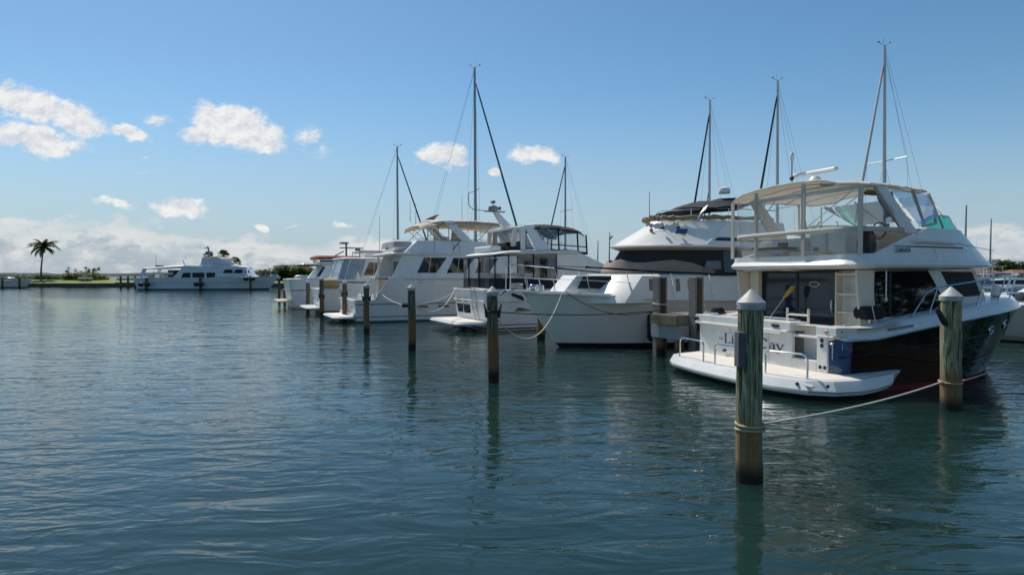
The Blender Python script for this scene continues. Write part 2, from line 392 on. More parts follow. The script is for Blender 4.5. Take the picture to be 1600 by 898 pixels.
def utube(a, b, h, parent, m, name, r=.02, rr=.12):
    a, b = Vector(a), Vector(b); d = (b - a).normalized(); up = Vector((0, 0, 1)); pts = [a]
    for k in range(6): t = math.pi / 2 * k / 5; pts.append(a + up * (h - rr) + d * rr * (1 - math.cos(t)) + up * rr * math.sin(t))
    for k in range(6): t = math.pi / 2 * k / 5; pts.append(b + up * (h - rr) - d * rr * (1 - math.sin(t)) + up * rr * math.cos(t))
    pts.append(b)
    return MB().tube(pts, r, 8).build(name, m, parent)
def text(word, size, name, m, parent, M, bold=0.):
    cu = bpy.data.curves.new(name, 'FONT'); cu.body = word; cu.size = size; cu.extrude = .002; cu.offset = bold; cu.align_x = 'LEFT'
    o = bpy.data.objects.new(name + '_src', cu); C.objects.link(o)
    bpy.context.view_layer.update(); dg = bpy.context.evaluated_depsgraph_get()
    me = bpy.data.meshes.new_from_object(o.evaluated_get(dg)); bpy.data.objects.remove(o); bpy.data.curves.remove(cu)
    me.materials.clear(); me.materials.append(m)
    t = bpy.data.objects.new(name, me); C.objects.link(t); t.parent = parent; t.matrix_local = M; return t
def glyphs(strokes, name, m, parent, f, d=(-.004, 0, 0)):
    """flat pen strokes; f maps letter coordinates to boat coordinates"""
    mb = MB()
    for pts, w in strokes:
        for (a, b), (c, e) in zip(pts, pts[1:]):
            dx, dy = c - a, e - b; l = math.hypot(dx, dy) or 1; nx, ny = -dy / l * w / 2, dx / l * w / 2; ex, ey = dx / l * w * .25, dy / l * w * .25
            mb.plate([f(a + nx - ex, b + ny - ey), f(c + nx + ex, e + ny + ey), f(c - nx + ex, e - ny + ey), f(a - nx - ex, b - ny - ey)], d)
    return mb.build(name, m, parent)
def arc(cx, cy, rx, ry, a0, a1, n=9): return [(cx + rx * math.cos(R(lerp(a0, a1, k / n))), cy + ry * math.sin(R(lerp(a0, a1, k / n)))) for k in range(n + 1)]

# ================================================================== near black yacht
def near_yacht():
    b = thing('motor_yacht', 'black-hulled motor yacht with white flybridge and broad swim platform, nearest boat at right', 'motor yacht', (5.95, 15.15, 0), R(21.5))
    zs = lambda x: interp([(0, 1.16), (1, 1.16), (2.9, 1.40), (4.7, 1.57), (6.5, 1.67), (8.3, 1.71), (10, 1.72)], x)
    H = Hull(9.45, 7.95, 2.42, 2.35, zs, f0=.34, ps=2.3, pw=2.0, tail=.985, flare=1.7, rc=.34)
    H.build(b, [BLKB, REDB, NAVY, BLUE], (.0, .13), ztr=.45)
    H.rail(b, GEL, .035, dz=.0, out=.012)
    # white deck moulding above the dark topsides
    mb = MB()
    for sg in (1, -1):
        a, c, d, e = [], [], [], []
        for i in range(46):
            f = i / 45; x, y, z = H.sheer(f); g = smooth(f / .05); zt = .22
            a.append((x, (y + .004) * sg, z + .01)); c.append((x, max(y - .05, .006) * sg, z + .10)); d.append((x, max(y - .15, .005) * sg, z + zt)); e.append((x, max(y - .42, .004) * sg, z + zt + .02))
        mb.loft([a, c, d, e], False, False, 0, True, closed=False)
    x, y, z = H.sheer(0)
    mb.build('deck_moulding', GEL, b, ang=50)
    H.deck(b, GEL, 1.75, dz=.23, inset=.38)
    H.cockpit(b, GEL, ANTI, 1.75, .62, .40, x0=.06, dz=.235)
    # rounded quarters in blue: light they catch put into the colour; sticker and handle
    for sg in (1, -1):
        rows = []
        for z in [.42 + k * .08 for k in range(10)]:
            rows.append([(H.xx(f, z) - .006, sg * (H.half(f, z) + .008), z) for f in (0, .002, .005, .009, .014, .02, .027, .034)])
        q = MB().loft(rows, False, False, 0, True, closed=False).build('hull_quarter', BLUE, b)
        if sg < 0:
            M = Matrix.Translation((.06, -2.33, 1.02)) @ Matrix.Rotation(R(-52), 4, 'Z') @ Matrix.Rotation(R(90), 4, 'Y')
            MB().lathe([(.075, 0), (.075, .014)], 16).build('round_sticker', LBLUE, q).matrix_local = M
            MB().tube([(-.03, -2.18, 1.06), (-.06, -2.20, 1.04), (-.06, -2.20, .74), (-.03, -2.18, .72)], .014, 6).build('handle', STEEL, q)
    # transom panel with walk-through gap
    tr = MB(); X = -.05
    tr.box(X, .05, -1.10, 2.12, .42, 1.22); tr.box(X, .05, -2.06, -1.78, .42, 1.22); tr.box(X, .05, -1.78, -1.10, .42, .66)
    t = tr.build('transom', GEL, b, .02)
    cp = MB(); cp.box(-.10, .42, -1.10, 2.24, 1.245, 1.44); cp.box(-.09, .5, -2.32, -1.80, 1.225, 1.41); cp.box(-.16, .1, -1.05, 2.2, 1.20, 1.25); cp.box(-.12, .12, -2.26, -1.8, 1.19, 1.225)
    cp.build('transom_cap', GEL, b, .035)
    g = MB(); g.box(.05, .35, -1.78, -1.10, .40, .62); g.box(.34, .40, -1.80, -1.06, .62, 1.38); g.build('transom_gate', GELB, b, .01)
    o = MB(); o.box(X - .012, X - .004, .66, 1.12, .52, 1.02); o.build('locker_lid', GELB, t, .004)
    for y, z, n_ in ((-1.92, 1.11, 'power_inlet'), (-1.92, 1.0, 'power_inlet')):
        MB().lathe([(.045, 0), (.045, .012), (.03, .016)], 14).build(n_, INK, t).matrix_local = Matrix.Translation((X, y, z)) @ Matrix.Rotation(R(-90), 4, 'Y')
    for y in (-1.88, -2.0):
        MB().lathe([(.04, 0), (.04, .012), (.022, .012)], 14).build('exhaust_outlet', BLK, t).matrix_local = Matrix.Translation((X, y, .54)) @ Matrix.Rotation(R(-90), 4, 'Y')
    for y in (1.1, .35): MB().tube([(X - .02, y - .05, .58), (X - .02, y + .05, .56)], .03, 8).build('latch', BLK, t)
    for y in (2.2, -.66): MB().ball((-.11, y, 1.34), .03, .13, .05).build('hawse_hole', BLK, b)
    for y, z in ((-2.06, 1.31), (-2.27, 1.32)): MB().ball((-.07 if y > -2.2 else .06, y, z), .05, .07, .045).build('stern_light', AMB, b)
    # name
    F = lambda u, v: (X - .017, 1.13 - u * .38, .765 + v * .23)
    s = .075; th = .045
    def serif(x, y, w=.22): return ([(x - w / 2, y), (x + w / 2, y)], th)
    L = []
    L += [([(-.42, .36), (-.36, .36)], .10), ([(-.22, .36), (-.16, .36)], .10), ([(-.22, .50), (-.19, .50)], .06), ([(-.42, .50), (-.39, .50)], .06)]
    L += [([(.18, 0), (.18, 1)], .11), serif(.18, .98, .3), ([(.05, .02), (.62, .02)], th), ([(.60, .02), (.64, .26)], .05)]
    L += [([(.86, 0), (.86, .62)], .10), serif(.86, .02, .26), serif(.82, .61, .16), ([(.84, .84), (.90, .84)], .12)]
    def nn(x): return [([(x, 0), (x, .62)], .10), serif(x, .02, .24), serif(x - .05, .61, .14), (arc(x + .2, .38, .2, .24, 170, 0), .06), ([(x + .4, .4), (x + .4, 0)], .10), serif(x + .4, .02, .24)]
    L += nn(1.16)
    def bowl(x): return [(arc(x + .2, .31, .21, .30, 40, 320), .075)]
    L += bowl(1.82) + [([(2.22, 0), (2.22, 1)], .10), serif(2.19, .98, .16), serif(2.26, .02, .16)]
    def aa(x): return [(arc(x + .15, .19, .17, .18, 90, 370), .06), (arc(x + .16, .42, .18, .2, 160, 0), .06), ([(x + .34, .44), (x + .34, .05)], .10), serif(x + .40, .03, .12), ([(x + .15, .37), (x + .34, .37)], .05)]
    L += aa(2.52)
    L += [(arc(3.62, .5, .38, .48, 48, 312, 16), .09), ([(3.88, .72), (3.90, .98)], .05)]
    L += aa(4.16)
    L += [([(4.74, .60), (4.98, .02)], .10), ([(5.22, .60), (4.90, -.26)], .05), serif(4.74, .61, .22), serif(5.22, .61, .20), (arc(4.82, -.24, .09, .06, 0, -170, 5), .06)]
    glyphs(L, 'name_lettering', INK, t, F)
    # swim platform
    base = [(.05, 2.22), (-.55, 2.26), (-.95, 2.12), (-1.22, 1.6), (-1.38, .5), (-1.44, -.4), (-1.44, -1.2), (-1.34, -1.9), (-1.10, -2.5), (-.70, -2.82), (-.1, -2.90), (.45, -2.84), (.9, -2.76), (1.25, -2.67), (1.52, -2.54), (1.62, -2.44), (1.56, -2.38), (.3, -2.1)]
    def off(p, d):
        c = Vector((.1, -.3)); o_ = []
        for x, y in p:
            v = Vector((x, y)) - c; o_.append((x + v.x / v.length * d, y + v.y / v.length * d) if x < 1.50 and not (x > 0 and abs(y) < 2.31) else (x, y))
        return o_
    top = off(base, -.07)
    def ring(p, z): return [(x - max(0, x - .2) * (.42 - z) * 1.1, y, z + .03 * max(0, x)) for x, y in p]
    MB().loft([ring(off(base, -.10), .10), ring(off(base, .03), .125), ring(off(base, .06), .15), ring(off(base, .065), .225), ring(off(base, .05), .245), ring(off(base, -.03), .37), ring(off(base, -.06), .405), ring(off(base, -.10), .41)], True, True, 0, True).build('swim_platform', GEL, b, ang=22)
    MB().loft([ring(off(base, -.20), .408), ring(off(base, -.20), .418)], False, True).build('platform_deck', ANTI, b)
    MB().loft([ring(off(base, .062), .175), ring(off(base, .078), .19), ring(off(base, .064), .205)], False, False, 0, True).build('platform_strip', GREY, b)
    MB().loft([ring(off(base, -.16), -.06), ring(off(base, -.06), .115)], True, False, 0, True).build('platform_underside_shade', BLKB, b)  # black band below the rim paints in the shade under the platform
    m_ = MB(); m_.box(-1.06, -1.0, -2.60, -2.34, .30, .345); m_.build('platform_step', GELB, b, .01, loc=(-.06, -.08, -.01), rotz=R(0))
    for x, y in ((-1.17, -2.34), (-.86, -2.80)): MB().ball((x, y, .33), .035).build('platform_fitting', BLK, b)
    MB().box(-.80, -.68, -2.2, -1.9, .418, .43).build('deck_hatch', GELB, b)
    for a, c in (((-1.14, 1.52, .40), (-1.24, .46, .40)), ((-1.27, .0, .40), (-1.28, -.82, .40)), ((-1.18, -1.5, .40), (-.92, -2.36, .40))):
        utube(a, c, .50, b, STEEL, 'stern_rail', .021, .12)
    # cabin
    zb, zt = .95, 2.62
    yf = lambda x, z: lerp(1.88, 1.775, (z - 1.4) / 1.25) - .10 * max(0, x - 3.7) ** 1.35
    def hr(z):
        x1 = lerp(7.0, 5.7, (z - 1.4) / 1.2); pts = []
        xsn = [1.55, 1.9, 2.4, 2.9, 3.4, 3.7, 4.0, 4.3, 4.6, 4.9, 5.2, lerp(5.2, x1, .55)]
        A_ = [(x, -yf(x, z), z) for x in xsn] ; nose = [(x1 - .05, -.55, z), (x1, 0, z), (x1 - .05, .55, z)]
        return A_ + nose + [(x, -y, z_) for x, y, z_ in reversed(A_)]
    house([hr(zb), hr(1.4), hr(zt)], 'cabin', GEL, b, .02)
    side_window([(1.62, 1.56), (1.62, 2.58), (3.38, 2.60), (3.98, 1.74), (3.7, 1.62)], yf, -1, b, DKW, 'window', BLK)
    side_window([(3.86, 2.59), (5.25, 2.58), (5.62, 2.0), (4.36, 1.96), (4.22, 2.12)], yf, -1, b, MESHC, 'window', None)
    side_window([(1.62, 1.56), (1.62, 2.58), (3.38, 2.60), (3.98, 1.74), (3.7, 1.62)], yf, 1, b, DKW, 'window', BLK)
    side_window([(3.86, 2.59), (5.25, 2.58), (5.62, 2.0), (4.36, 1.96), (4.22, 2.12)], yf, 1, b, MESHC, 'window', None)
    MB().box(1.98, 2.04, -1.900, -1.885, 1.58, 2.56).build('window_divider', BLK, b)
    MB().tube([(1.84, -1.93, 2.62), (1.84, -1.93, 1.98)], .016, 8).build('boat_hook', GEL, b)
    MB().ball((1.84, -1.93, 1.96), .03, .03, .06).build('hook_end', GEL, b)
    lv = MB()
    for k in range(8):
        z = 1.64 + k * .118; lv.plate([(1.68, -1.905, z), (1.95, -1.905, z + .01), (1.95, -1.915, z + .05), (1.68, -1.915, z + .04)], (0, .012, 0))
    lv.build('air_vent', BLK, b)
    # aft bulkhead: door and stepped locker
    d = MB().box(1.50, 1.54, -.92, 1.40, .66, 2.56).build('sliding_door', DOORG, b)
    MB().box(1.485, 1.50, .22, .30, .66, 2.56).build('door_frame', BLK, d); MB().box(1.485, 1.50, -.98, -.92, .66, 2.58).build('door_frame', BLK, d); MB().box(1.485, 1.50, -.98, 1.46, 2.55, 2.62).build('door_frame', BLK, d); MB().box(1.485, 1.50, 1.40, 1.46, .66, 2.55).build('door_frame', BLK, d)
    MB().tube([(1.47, -.82, 1.62), (1.45, -.82, 1.66), (1.45, -.82, 1.86), (1.47, -.82, 1.9)], .018, 6).build('handle', STEEL, d)
    MB().tube(arc(0, 0, .16, .07, 0, 350, 20), .006, 4).build('door_emblem', GREY, d) if False else None
    e = MB().tube([(1.49, -.28 + y, 2.28 + z) for y, z in arc(0, 0, .15, .06, 0, 342, 18)], .007, 4, closed=True).build('door_emblem', GELB, d)
    lk = MB(); lk.box(1.28, 1.5, -1.76, -1.72, .62, 2.58); lk.box(1.28, 1.5, -1.10, -1.06, .62, 2.58)
    for z in (.62, 1.05, 1.62, 2.04, 2.5): lk.box(1.3, 1.5, -1.72, -1.10, z, z + .05)
    lk.build('stair_locker', CREAM, b, .015)
    lk = MB(); lk.plate([(1.25, -1.78, .7), (1.55, -1.80, .7), (1.55, -1.82, 2.62), (1.02, -1.80, 2.62)], (0, -.05, 0)); lk.build('cabin_wing', CREAM, b, .01)
    MB().plate([(1.25, 1.78, .7), (1.55, 1.80, .7), (1.55, 1.82, 2.62), (.95, 1.80, 2.62)], (0, .05, 0)).build('cabin_wing', CREAM, b, .01)
    MB().box(1.35, 1.52, 1.46, 1.78, .62, 2.6).build('bulkhead_panel', CREAM, b, .01)
    # flybridge
    def fr(z, x0, x1, w0, w1, r=.45, ns=3.2): return plan(x0, x1, w0, w1, z, r, ns)
    f = house([fr(2.64, .86, 6.6, 2.00, 1.96, .5, 3.2), fr(2.68, .74, 7.0, 2.12, 2.08, .55, 3.6), fr(2.74, .72, 7.12, 2.15, 2.11, .55, 3.7), fr(2.84, .80, 7.05, 2.08, 2.05, .5, 3.7)], 'flybridge', GEL, b, 0)
    # side coaming: low aft, rising to the windscreen
    def ctop(x): return interp([(0, 2.95), (1.3, 2.98), (1.9, 3.06), (2.5, 3.50), (3.0, 3.60), (4.0, 3.60), (5.0, 3.60), (5.9, 3.62), (7.1, 3.0)], x)
    def outer(x0=.80, w=2.08, x1=7.0, ns=3.65): return plan(x0, x1, w, w - .02, 0, .5, ns, n=8)
    lo = outer(); rows = [[], [], [], []]
    for x, y, _ in lo:
        zt_ = ctop(x); q = (zt_ - 2.83) / .8
        sx = lerp(1, .80, q) if x > 3 else 1; xx = x - max(0, x - 3.2) * .30 * q; yy = y * (1 - .10 * q)
        if x < .9: xx = x
        rows[0].append((x, y, 2.835)); rows[1].append((lerp(x, xx, .5), lerp(y, yy, .5), lerp(2.835, zt_, .5))); rows[2].append((xx, yy, zt_)); rows[3].append((xx + (.07 if x < 1.5 else -.10 * (x > 5.3)), yy * .95, zt_))
    low = [(x if x < 5.5 else x - .1, y * .94, 2.84) for x, y, z in rows[0]]
    MB().loft(rows + [low], False, False, 0, True).build('flybridge_coaming', GEL, b, ang=50)
    sf = MB()
    for sg in (-1, 1): sf.plate([(2.02, sg * 2.115, 3.135), (2.02, sg * 2.113, 3.16), (4.1, sg * 2.02, 3.16), (4.1, sg * 2.02, 3.135)], (0, sg * .012, 0))
    # accent line follows the coaming
    pts = [[], []]
    for sg in (-1, 1):
        l = [p for p in rows[0] if p[1] * sg > 0 and 1.95 < p[0] < 4.9]; l.sort()
        st_ = []
        for x, y, z in l:
            q = (3.15 - 2.835) / .8; zt_ = ctop(x); q2 = (zt_ - 2.83) / .8
            st_.append((x - max(0, x - 3.2) * .30 * q, y * (1 - .10 * q) + sg * .006, 3.15))
        # resample
        a = st_[0]; c_ = st_[-1]
        sf2 = MB(); sf2.tube([(1.98, a[1], 3.15)] + st_, .014, 6); sf2.build('accent_stripe', INK, b)
    text('CARVER', .13, 'brand_lettering', INK, b, Matrix.Translation((1.94, -2.075, 3.02)) @ Matrix.Rotation(R(84), 4, 'X'), .002)
    MB().tube([(2.62, -2.04, 3.27), (2.75, -2.06, 3.285), (4.05, -2.0, 3.25)], [.03, .045, .035], 8).build('antenna_mount', GEL, b)
    MB().tube([(4.05, -2.0, 3.25), (4.5, -2.55, 3.06)], [.010, .006], 5).build('whip_antenna', GREY, b)
    # windscreen
    ws = [p for p in rows[2]]; wr = [[], []]
    for x, y, z in ws:
        if x > 2.9: wr[0].append((x - .03, y * .985, z)); wr[1].append((x - .16 - .10 * max(0, x - 3) , y * .96, z + .30 * smooth((x - 2.9) / 1.0) + .02))
    wr = [sorted(r_, key=lambda p: math.atan2(p[1], p[0] - 2.5)) for r_ in wr]
    MB().loft(wr, False, False, 0, True, closed=False).build('windscreen', GRNP, b)
    MB().tube(wr[1], .022, 6).build('windscreen_frame', GELB, b)
    # arch legs, bimini, enclosure
    for sg in (-1, 1):
        MB().loft([[(2.34, sg * 1.98, 3.45), (2.86, sg * 1.96, 3.45), (2.86, sg * 1.88, 3.45), (2.34, sg * 1.90, 3.45)], [(1.42, sg * 1.93, 4.52), (1.78, sg * 1.92, 4.54), (1.78, sg * 1.82, 4.54), (1.42, sg * 1.83, 4.52)]]).build('radar_arch', GEL, b, .03)
    MB().box(1.4, 1.8, -1.86, 1.86, 4.50, 4.56).build('arch_beam', GEL, b, .02)
    zf = lambda x: 4.74 - .018 * (x - 1.6) ** 2
    canopy(.72, 3.82, 2.06, 1.62, zf, .012, 'bimini_top', WHC, b, r=.45, arch=.20, drop=.06)
    edge = [(.95, 2.0), (.80, .95), (.76, -.62), (.98, -1.97)]
    mp = [(x, y, ctop(x) - .02) for x, y in edge]; tp = [(x, y * 1.0, zf(x) - .20 * (y / 2.06) ** 2 - .06) for x, y in edge]
    for p, q in zip(mp, tp):
        fm = MB(); fm.loft([[(p[0] - .02, p[1] - .05, p[2]), (p[0] + .02, p[1] - .05, p[2]), (p[0] + .02, p[1] + .05, p[2]), (p[0] - .02, p[1] + .05, p[2])], [(q[0] - .02, q[1] - .05, q[2]), (q[0] + .02, q[1] - .05, q[2]), (q[0] + .02, q[1] + .05, q[2]), (q[0] - .02, q[1] + .05, q[2])]]); fm.build('enclosure_post', WHC, b)
    mid = [(x, y, 3.52) for x, y in [(2.4, 1.93), (1.5, 1.99), (1.08, 1.97), (.84, 1.6), (.77, .95), (.73, 0), (.73, -.62), (.79, -1.5), (1.0, -1.93), (1.5, -1.99), (2.34, -1.97)]]
    bd = MB(); bd.loft([[(x, y, z - .055) for x, y, z in mid], [(x, y, z + .055) for x, y, z in mid]], False, False, 0, True, closed=False); bd.build('enclosure_band', WHC, b, solid=.02)
    cl = MB(); path = [(2.2, 1.95), (1.5, 1.99), (1.08, 1.98), (.84, 1.6), (.78, .95), (.74, 0), (.74, -.62), (.79, -1.5), (1.0, -1.95), (1.5, -1.98), (2.2, -1.95)]
    top_ = lambda x: min(4.53, 4.53 if x < 1.45 else lerp(4.5, 3.6, (x - 1.45) / .95))
    cl.loft([[(x, y, 3.57) for x, y in path], [(x * .999, y, max(3.6, top_(x))) for x, y in path]], False, False, 0, True, closed=False); cl.build('clear_curtain', VIN, b)
    cl = MB(); cl.loft([[(x, y, max(2.97, min(3.44, ctop(x) - .02))) for x, y in path], [(x, y, 3.465) for x, y in path]], False, False, 0, True, closed=False); cl.build('clear_curtain', VIN, b)
    # forward side curtains between arch and bimini front
    for sg in (-1, 1):
        cl = MB(); cl.add([(2.95, sg * 1.9, 3.62), (3.75, sg * 1.80, 3.9), (3.75, sg * 1.55, 4.42), (1.95, sg * 1.85, 4.50)], [(0, 1, 2, 3)]); cl.build('clear_curtain', VIN, b)
        MB().tube([(3.95, sg * 1.76, 3.62), (3.72, sg * 1.56, 4.46)], .024, 6).build('bimini_pole', WHC, b)
        MB().tube([(3.2, sg * 1.84, 3.62), (3.0, sg * 1.68, 4.5)], .035, 6).build('bimini_pole', WHC, b)
        MB().tube([(3.1, sg * 1.86, 3.64), (3.6, sg * 1.82, 3.72), (3.78, sg * 1.66, 4.05)], .035, 6).build('bimini_pole', WHC, b)
    cl = MB(); cl.add([(3.75, -1.55, 4.42), (3.75, 1.55, 4.42), (4.7, 1.3, 3.92), (4.7, -1.3, 3.92)], [(0, 1, 2, 3)]); cl.build('clear_curtain', VIN, b)
    for y in (-1.5, -.5, .5, 1.5): MB().tube([(3.75, y, 4.44 + .03), (4.7, y * .85, 3.92)], .022, 5).build('bimini_pole', WHC, b)
    for a, c in (((1.9, .55, 4.62), (.95, -.55, 3.55)), ((2.2, -1.2, 4.58), (1.3, -.25, 3.5)), ((1.9, 1.4, 4.55), (1.2, 1.8, 3.4)), ((2.6, -.4, 4.62), (2.2, 1.0, 3.55))): MB().tube([a, c], .013, 5).build('canopy_strut', STEEL, b)
    MB().ball((2.5, -1.05, 4.48), .3, .14, .07).build('rolled_curtain', TANC, b)
    # flybridge furniture
    w = MB(); w.box(1.55, 2.15, .15, 1.65, 2.85, 3.42); w.box(1.75, 2.15, -.35, .15, 2.85, 3.56); w.box(1.80, 2.2, -.9, -.35, 2.85, 3.62); w.build('wet_bar', GEL, b, .06)
    MB().box(1.535, 1.55, .62, .95, 3.24, 3.36).build('maroon_panel', mat('maroon cloth', (.10, .03, .03), .7), b)
    w = MB(); w.box(1.1, 1.55, .35, 1.35, 2.85, 3.18); w.box(1.1, 1.4, -.95, .2, 2.85, 3.08); w.build('bench_seat', VINYL, b, .07)
    MB().box(1.05, 1.6, .3, 1.4, 3.185, 3.22).build('bench_cushion', NAVC, b, .015)
    MB().box(.98, 1.06, .42, .66, 2.96, 3.04).build('blue_box', LBLUE, b, .01)
    w = MB(); w.box(3.3, 3.9, -1.5, .4, 2.85, 3.62); w.build('helm_console', CREAM, b, .08)
    for y in (-.65, .1): 
        s_ = MB(); s_.box(2.55, 3.0, y - .24, y + .24, 2.95, 3.36); s_.box(2.45, 2.6, y - .24, y + .24, 3.30, 3.72); s_.build('helm_seat', VINYL, b, .07)
    s_ = MB(); s_.ball((1.75, -1.50, 3.2), .22, .2, .42); s_.build('covered_chair', BLKC, b)
    d_ = MB(); d_.box(1.738, 1.75, -.30, .10, 2.95, 3.30); d_.build('bar_door', GELB, b, .006); MB().box(1.728, 1.738, -.18, -.02, 3.02, 3.20).build('vent_panel', GREY, b)
    MB().box(1.54, 1.55, .2, 1.6, 3.12, 3.135).build('bar_trim', TEAK, b)
    MB().box(1.60, 2.12, .2, 1.6, 3.42, 3.445).build('bar_top', ANTI, b, .01); MB().tube([(1.9, -.6, 3.62), (1.88, -.6, 3.78), (1.82, -.6, 3.8)], .012, 6).build('tap', STEEL, b)
    MB().tube([(3.22 + .02 * math.cos(a_), -.65 + .2 * math.cos(a_), 3.62 + .2 * math.sin(a_)) for a_ in (k_ * .3927 for k_ in range(16))], .018, 6, closed=True).build('steering_wheel', BLK, b)
    MB().lathe([(.12, 0), (.12, .04), (.10, .06)], 14, c=(2.78, -.65, 2.86)).build('seat_pedestal', STEEL, b)
    # radar and light on top
    p = MB(); p.lathe([(.2, 0), (.2, .08), (.13, .26), (.08, .3)], 16, c=(2.02, .22, 4.72)); rd = p.build('radar_pedestal', GEL, b)
    MB().loft([[(2.00 + dx, .88, 5.13 + dz) for dx, dz in ((-.08, -.05), (.08, -.05), (.06, .05), (-.06, .05))], [(2.04 + dx, -.42, 5.13 + dz) for dx, dz in ((-.08, -.05), (.08, -.05), (.06, .05), (-.06, .05))]]).build('radar_scanner', GEL, b, .03)
    an = MB(); an.tube([(1.9, .80, 4.68), (1.9, .86, 5.05), (1.9, .86, 5.6)], .018, 6); an.build('light_mast', GREY, b)
    MB().lathe([(.05, 0), (.06, .05), (.05, .16), (.02, .2)], 12, c=(1.9, .86, 5.55)).build('anchor_light', GELB, b)
    MB().ball((1.9, .86, 5.06), .06).build('horn', BLK, b)
    MB().ball((1.6, -.55, 4.72), .2, .2, .09).build('antenna_dome', GEL, b)
    MB().tube([(3.5, .9, 4.62), (3.42, .9, 4.85)], .03, 6).build('whip_antenna', BLK, b)
    # bow rail, ports, stripe
    for sg in (-1, 1):
        P = []
        for i in range(25):
            f = lerp(.245, .985, i / 24); x, y, z = H.sheer(f); P.append(Vector((x, sg * max(y - .20, .02), z + .23)))
        mb = MB(); top_r = [P[0]] + [p + Vector((.28, 0, .60)) for p in P[1:]]
        mb.tube([P[0], P[0].lerp(P[1] + Vector((.28, 0, .6)), .9)] + top_r[2:], .02, 6)
        for i in (2, 8, 12, 16, 20, 24): mb.tube([P[i], P[i] + Vector((.28, 0, .60))], .016, 6)
        mb.build('bow_rail', STEEL, b)
        for x, z in ((5.05, 1.19), (6.0, 1.29)):
            y = H.y_at(x, z); y2 = H.y_at(x + .1, z); nrm = Vector((y - y2, .1 * 1, 0)).normalized()
            M = Matrix.Translation((x, sg * (y + .005), z)) @ Vector((nrm.x, sg * nrm.y, -.25)).to_track_quat('Z', 'Y').to_matrix().to_4x4()
            q = MB().tube([(.13 * math.cos(a), .10 * math.sin(a), 0) for a in (k_ * .314 for k_ in range(20))], .022, 6, closed=True).build('porthole', STEEL, b); q.matrix_local = M
            MB().loft([[(.125 * math.cos(a), .095 * math.sin(a), -.01) for a in (k_ * .314 for k_ in range(20))], [(.125 * math.cos(a), .095 * math.sin(a), .006) for a in (k_ * .314 for k_ in range(20))]]).build('porthole_glass', DKW, q)
    MB().tube([(.02 + .3 * k, -H.y_at(.1 + .3 * k, .78 + .05 * k * .4) - .006, .78 + .02 * k) for k in range(17)], .014, 6).build('rub_strake', NAVY, b)
    MB().box(9.1, 9.72, -.16, .16, 1.93, 1.99).build('bow_pulpit', GEL, b, .02)
    MB().tube([(9.73, 0, 1.9), (9.5, 0, 1.72), (9.3, 0, 1.55)], [.05, .07, .03], 6).build('anchor', STEEL, b)
    MB().box(6.6, 7.6, -.5, .5, 1.97, 2.1).build('fore_hatch', GEL, b, .05)
    MB().tube([(6.9, -1.15, 1.95), (7.0, -1.12, 2.2)], .10, 10).build('deck_vent', GELB, b)
    H.rail(b, STEEL, .011, name='steel_strip', dz=.0, out=.046)
    for x, z in ((3.3, 3.0), (4.6, 2.98)):
        MB().tube([(x, -interp([(3.3, 2.075), (4.6, 1.94)], x) - .0, 2.86), (x - .03, -interp([(3.3, 2.06), (4.6, 1.92)], x) * .98, 3.12)], .004, 4).build('panel_seam', GREY, b)
    MB().loft([[(1.35 + dx, -2.385 - .012 * dx, 1.30 + .09 * dx + dz) for dx, dz in ((0, 0), (.75, 0), (.75, .06), (0, .06))], [(1.35 + dx, -2.36 - .012 * dx, 1.30 + .09 * dx + dz) for dx, dz in ((0, 0), (.75, 0), (.75, .06), (0, .06))]]).build('side_vent', GREY, b)
    for p_, q_ in (((-.02, 1.75, 1.455), (.02, 1.45, 1.455)), ((.25, -2.08, 1.43), (.5, -2.12, 1.43))):
        c_ = MB(); m0 = Vector(p_).lerp(Vector(q_), .5); c_.tube([Vector(p_) + Vector((0, 0, .05)), m0 + Vector((0, 0, .045)), Vector(q_) + Vector((0, 0, .05))], [.008, .014, .008], 6); c_.tube([m0 - Vector((0, 0, .02)), m0 + Vector((0, 0, .04))], .016, 6); c_.build('cleat', STEEL, b)
    for y in (.9, -.4): MB().tube([(X - .008, y, 1.19), (X - .008, y, .46)], .003, 4).build('panel_seam', GREY, b)
    MB().tube([(-.13, -.15, 1.19), (-.13, -.85, 1.18)], .035, 8).build('roll_fender', GELB, b)
    MB().tube([(.2, .5, 1.5), (.2, -.9, 1.5), (.3, -1.0, 1.46), (.3, -1.0, 1.42)], .014, 6).build('grab_rail', STEEL, b)
    # things aboard
    lc = thing('rope_coil', 'heap of dark line on the port stern coaming of the black-hulled yacht', 'rope', b.matrix_basis @ Vector((.25, 1.75, 1.455)), 0)
    pts_ = []
    for k_ in range(90): a_ = k_ * .5; pts_.append(((.20 - .001 * k_) * math.cos(a_) + .03 * math.sin(k_ * 1.7), (.17 - .001 * k_) * math.sin(a_), .02 + .0017 * k_ + .01 * math.sin(k_ * 2.3)))
    MB().tube(pts_, .016, 6).build('rope', ROPD, lc)
    lc = thing('rope_coil', 'loose yellowed line end beside the dark heap on the port stern coaming', 'rope', b.matrix_basis @ Vector((.2, 2.12, 1.45)), 0)
    MB().tube([(0, 0, .01), (.02, .06, .12), (-.02, .10, .22), (-.06, .05, .25), (-.04, -.05, .12), (.04, -.08, .015)], .014, 6).build('rope', ROPY, lc)
    g = thing('covered_grill', 'black covered grill clamped on the side deck of the black-hulled yacht', 'grill', b.matrix_basis @ Vector((1.42, -1.86, 1.46)), R(21.5))
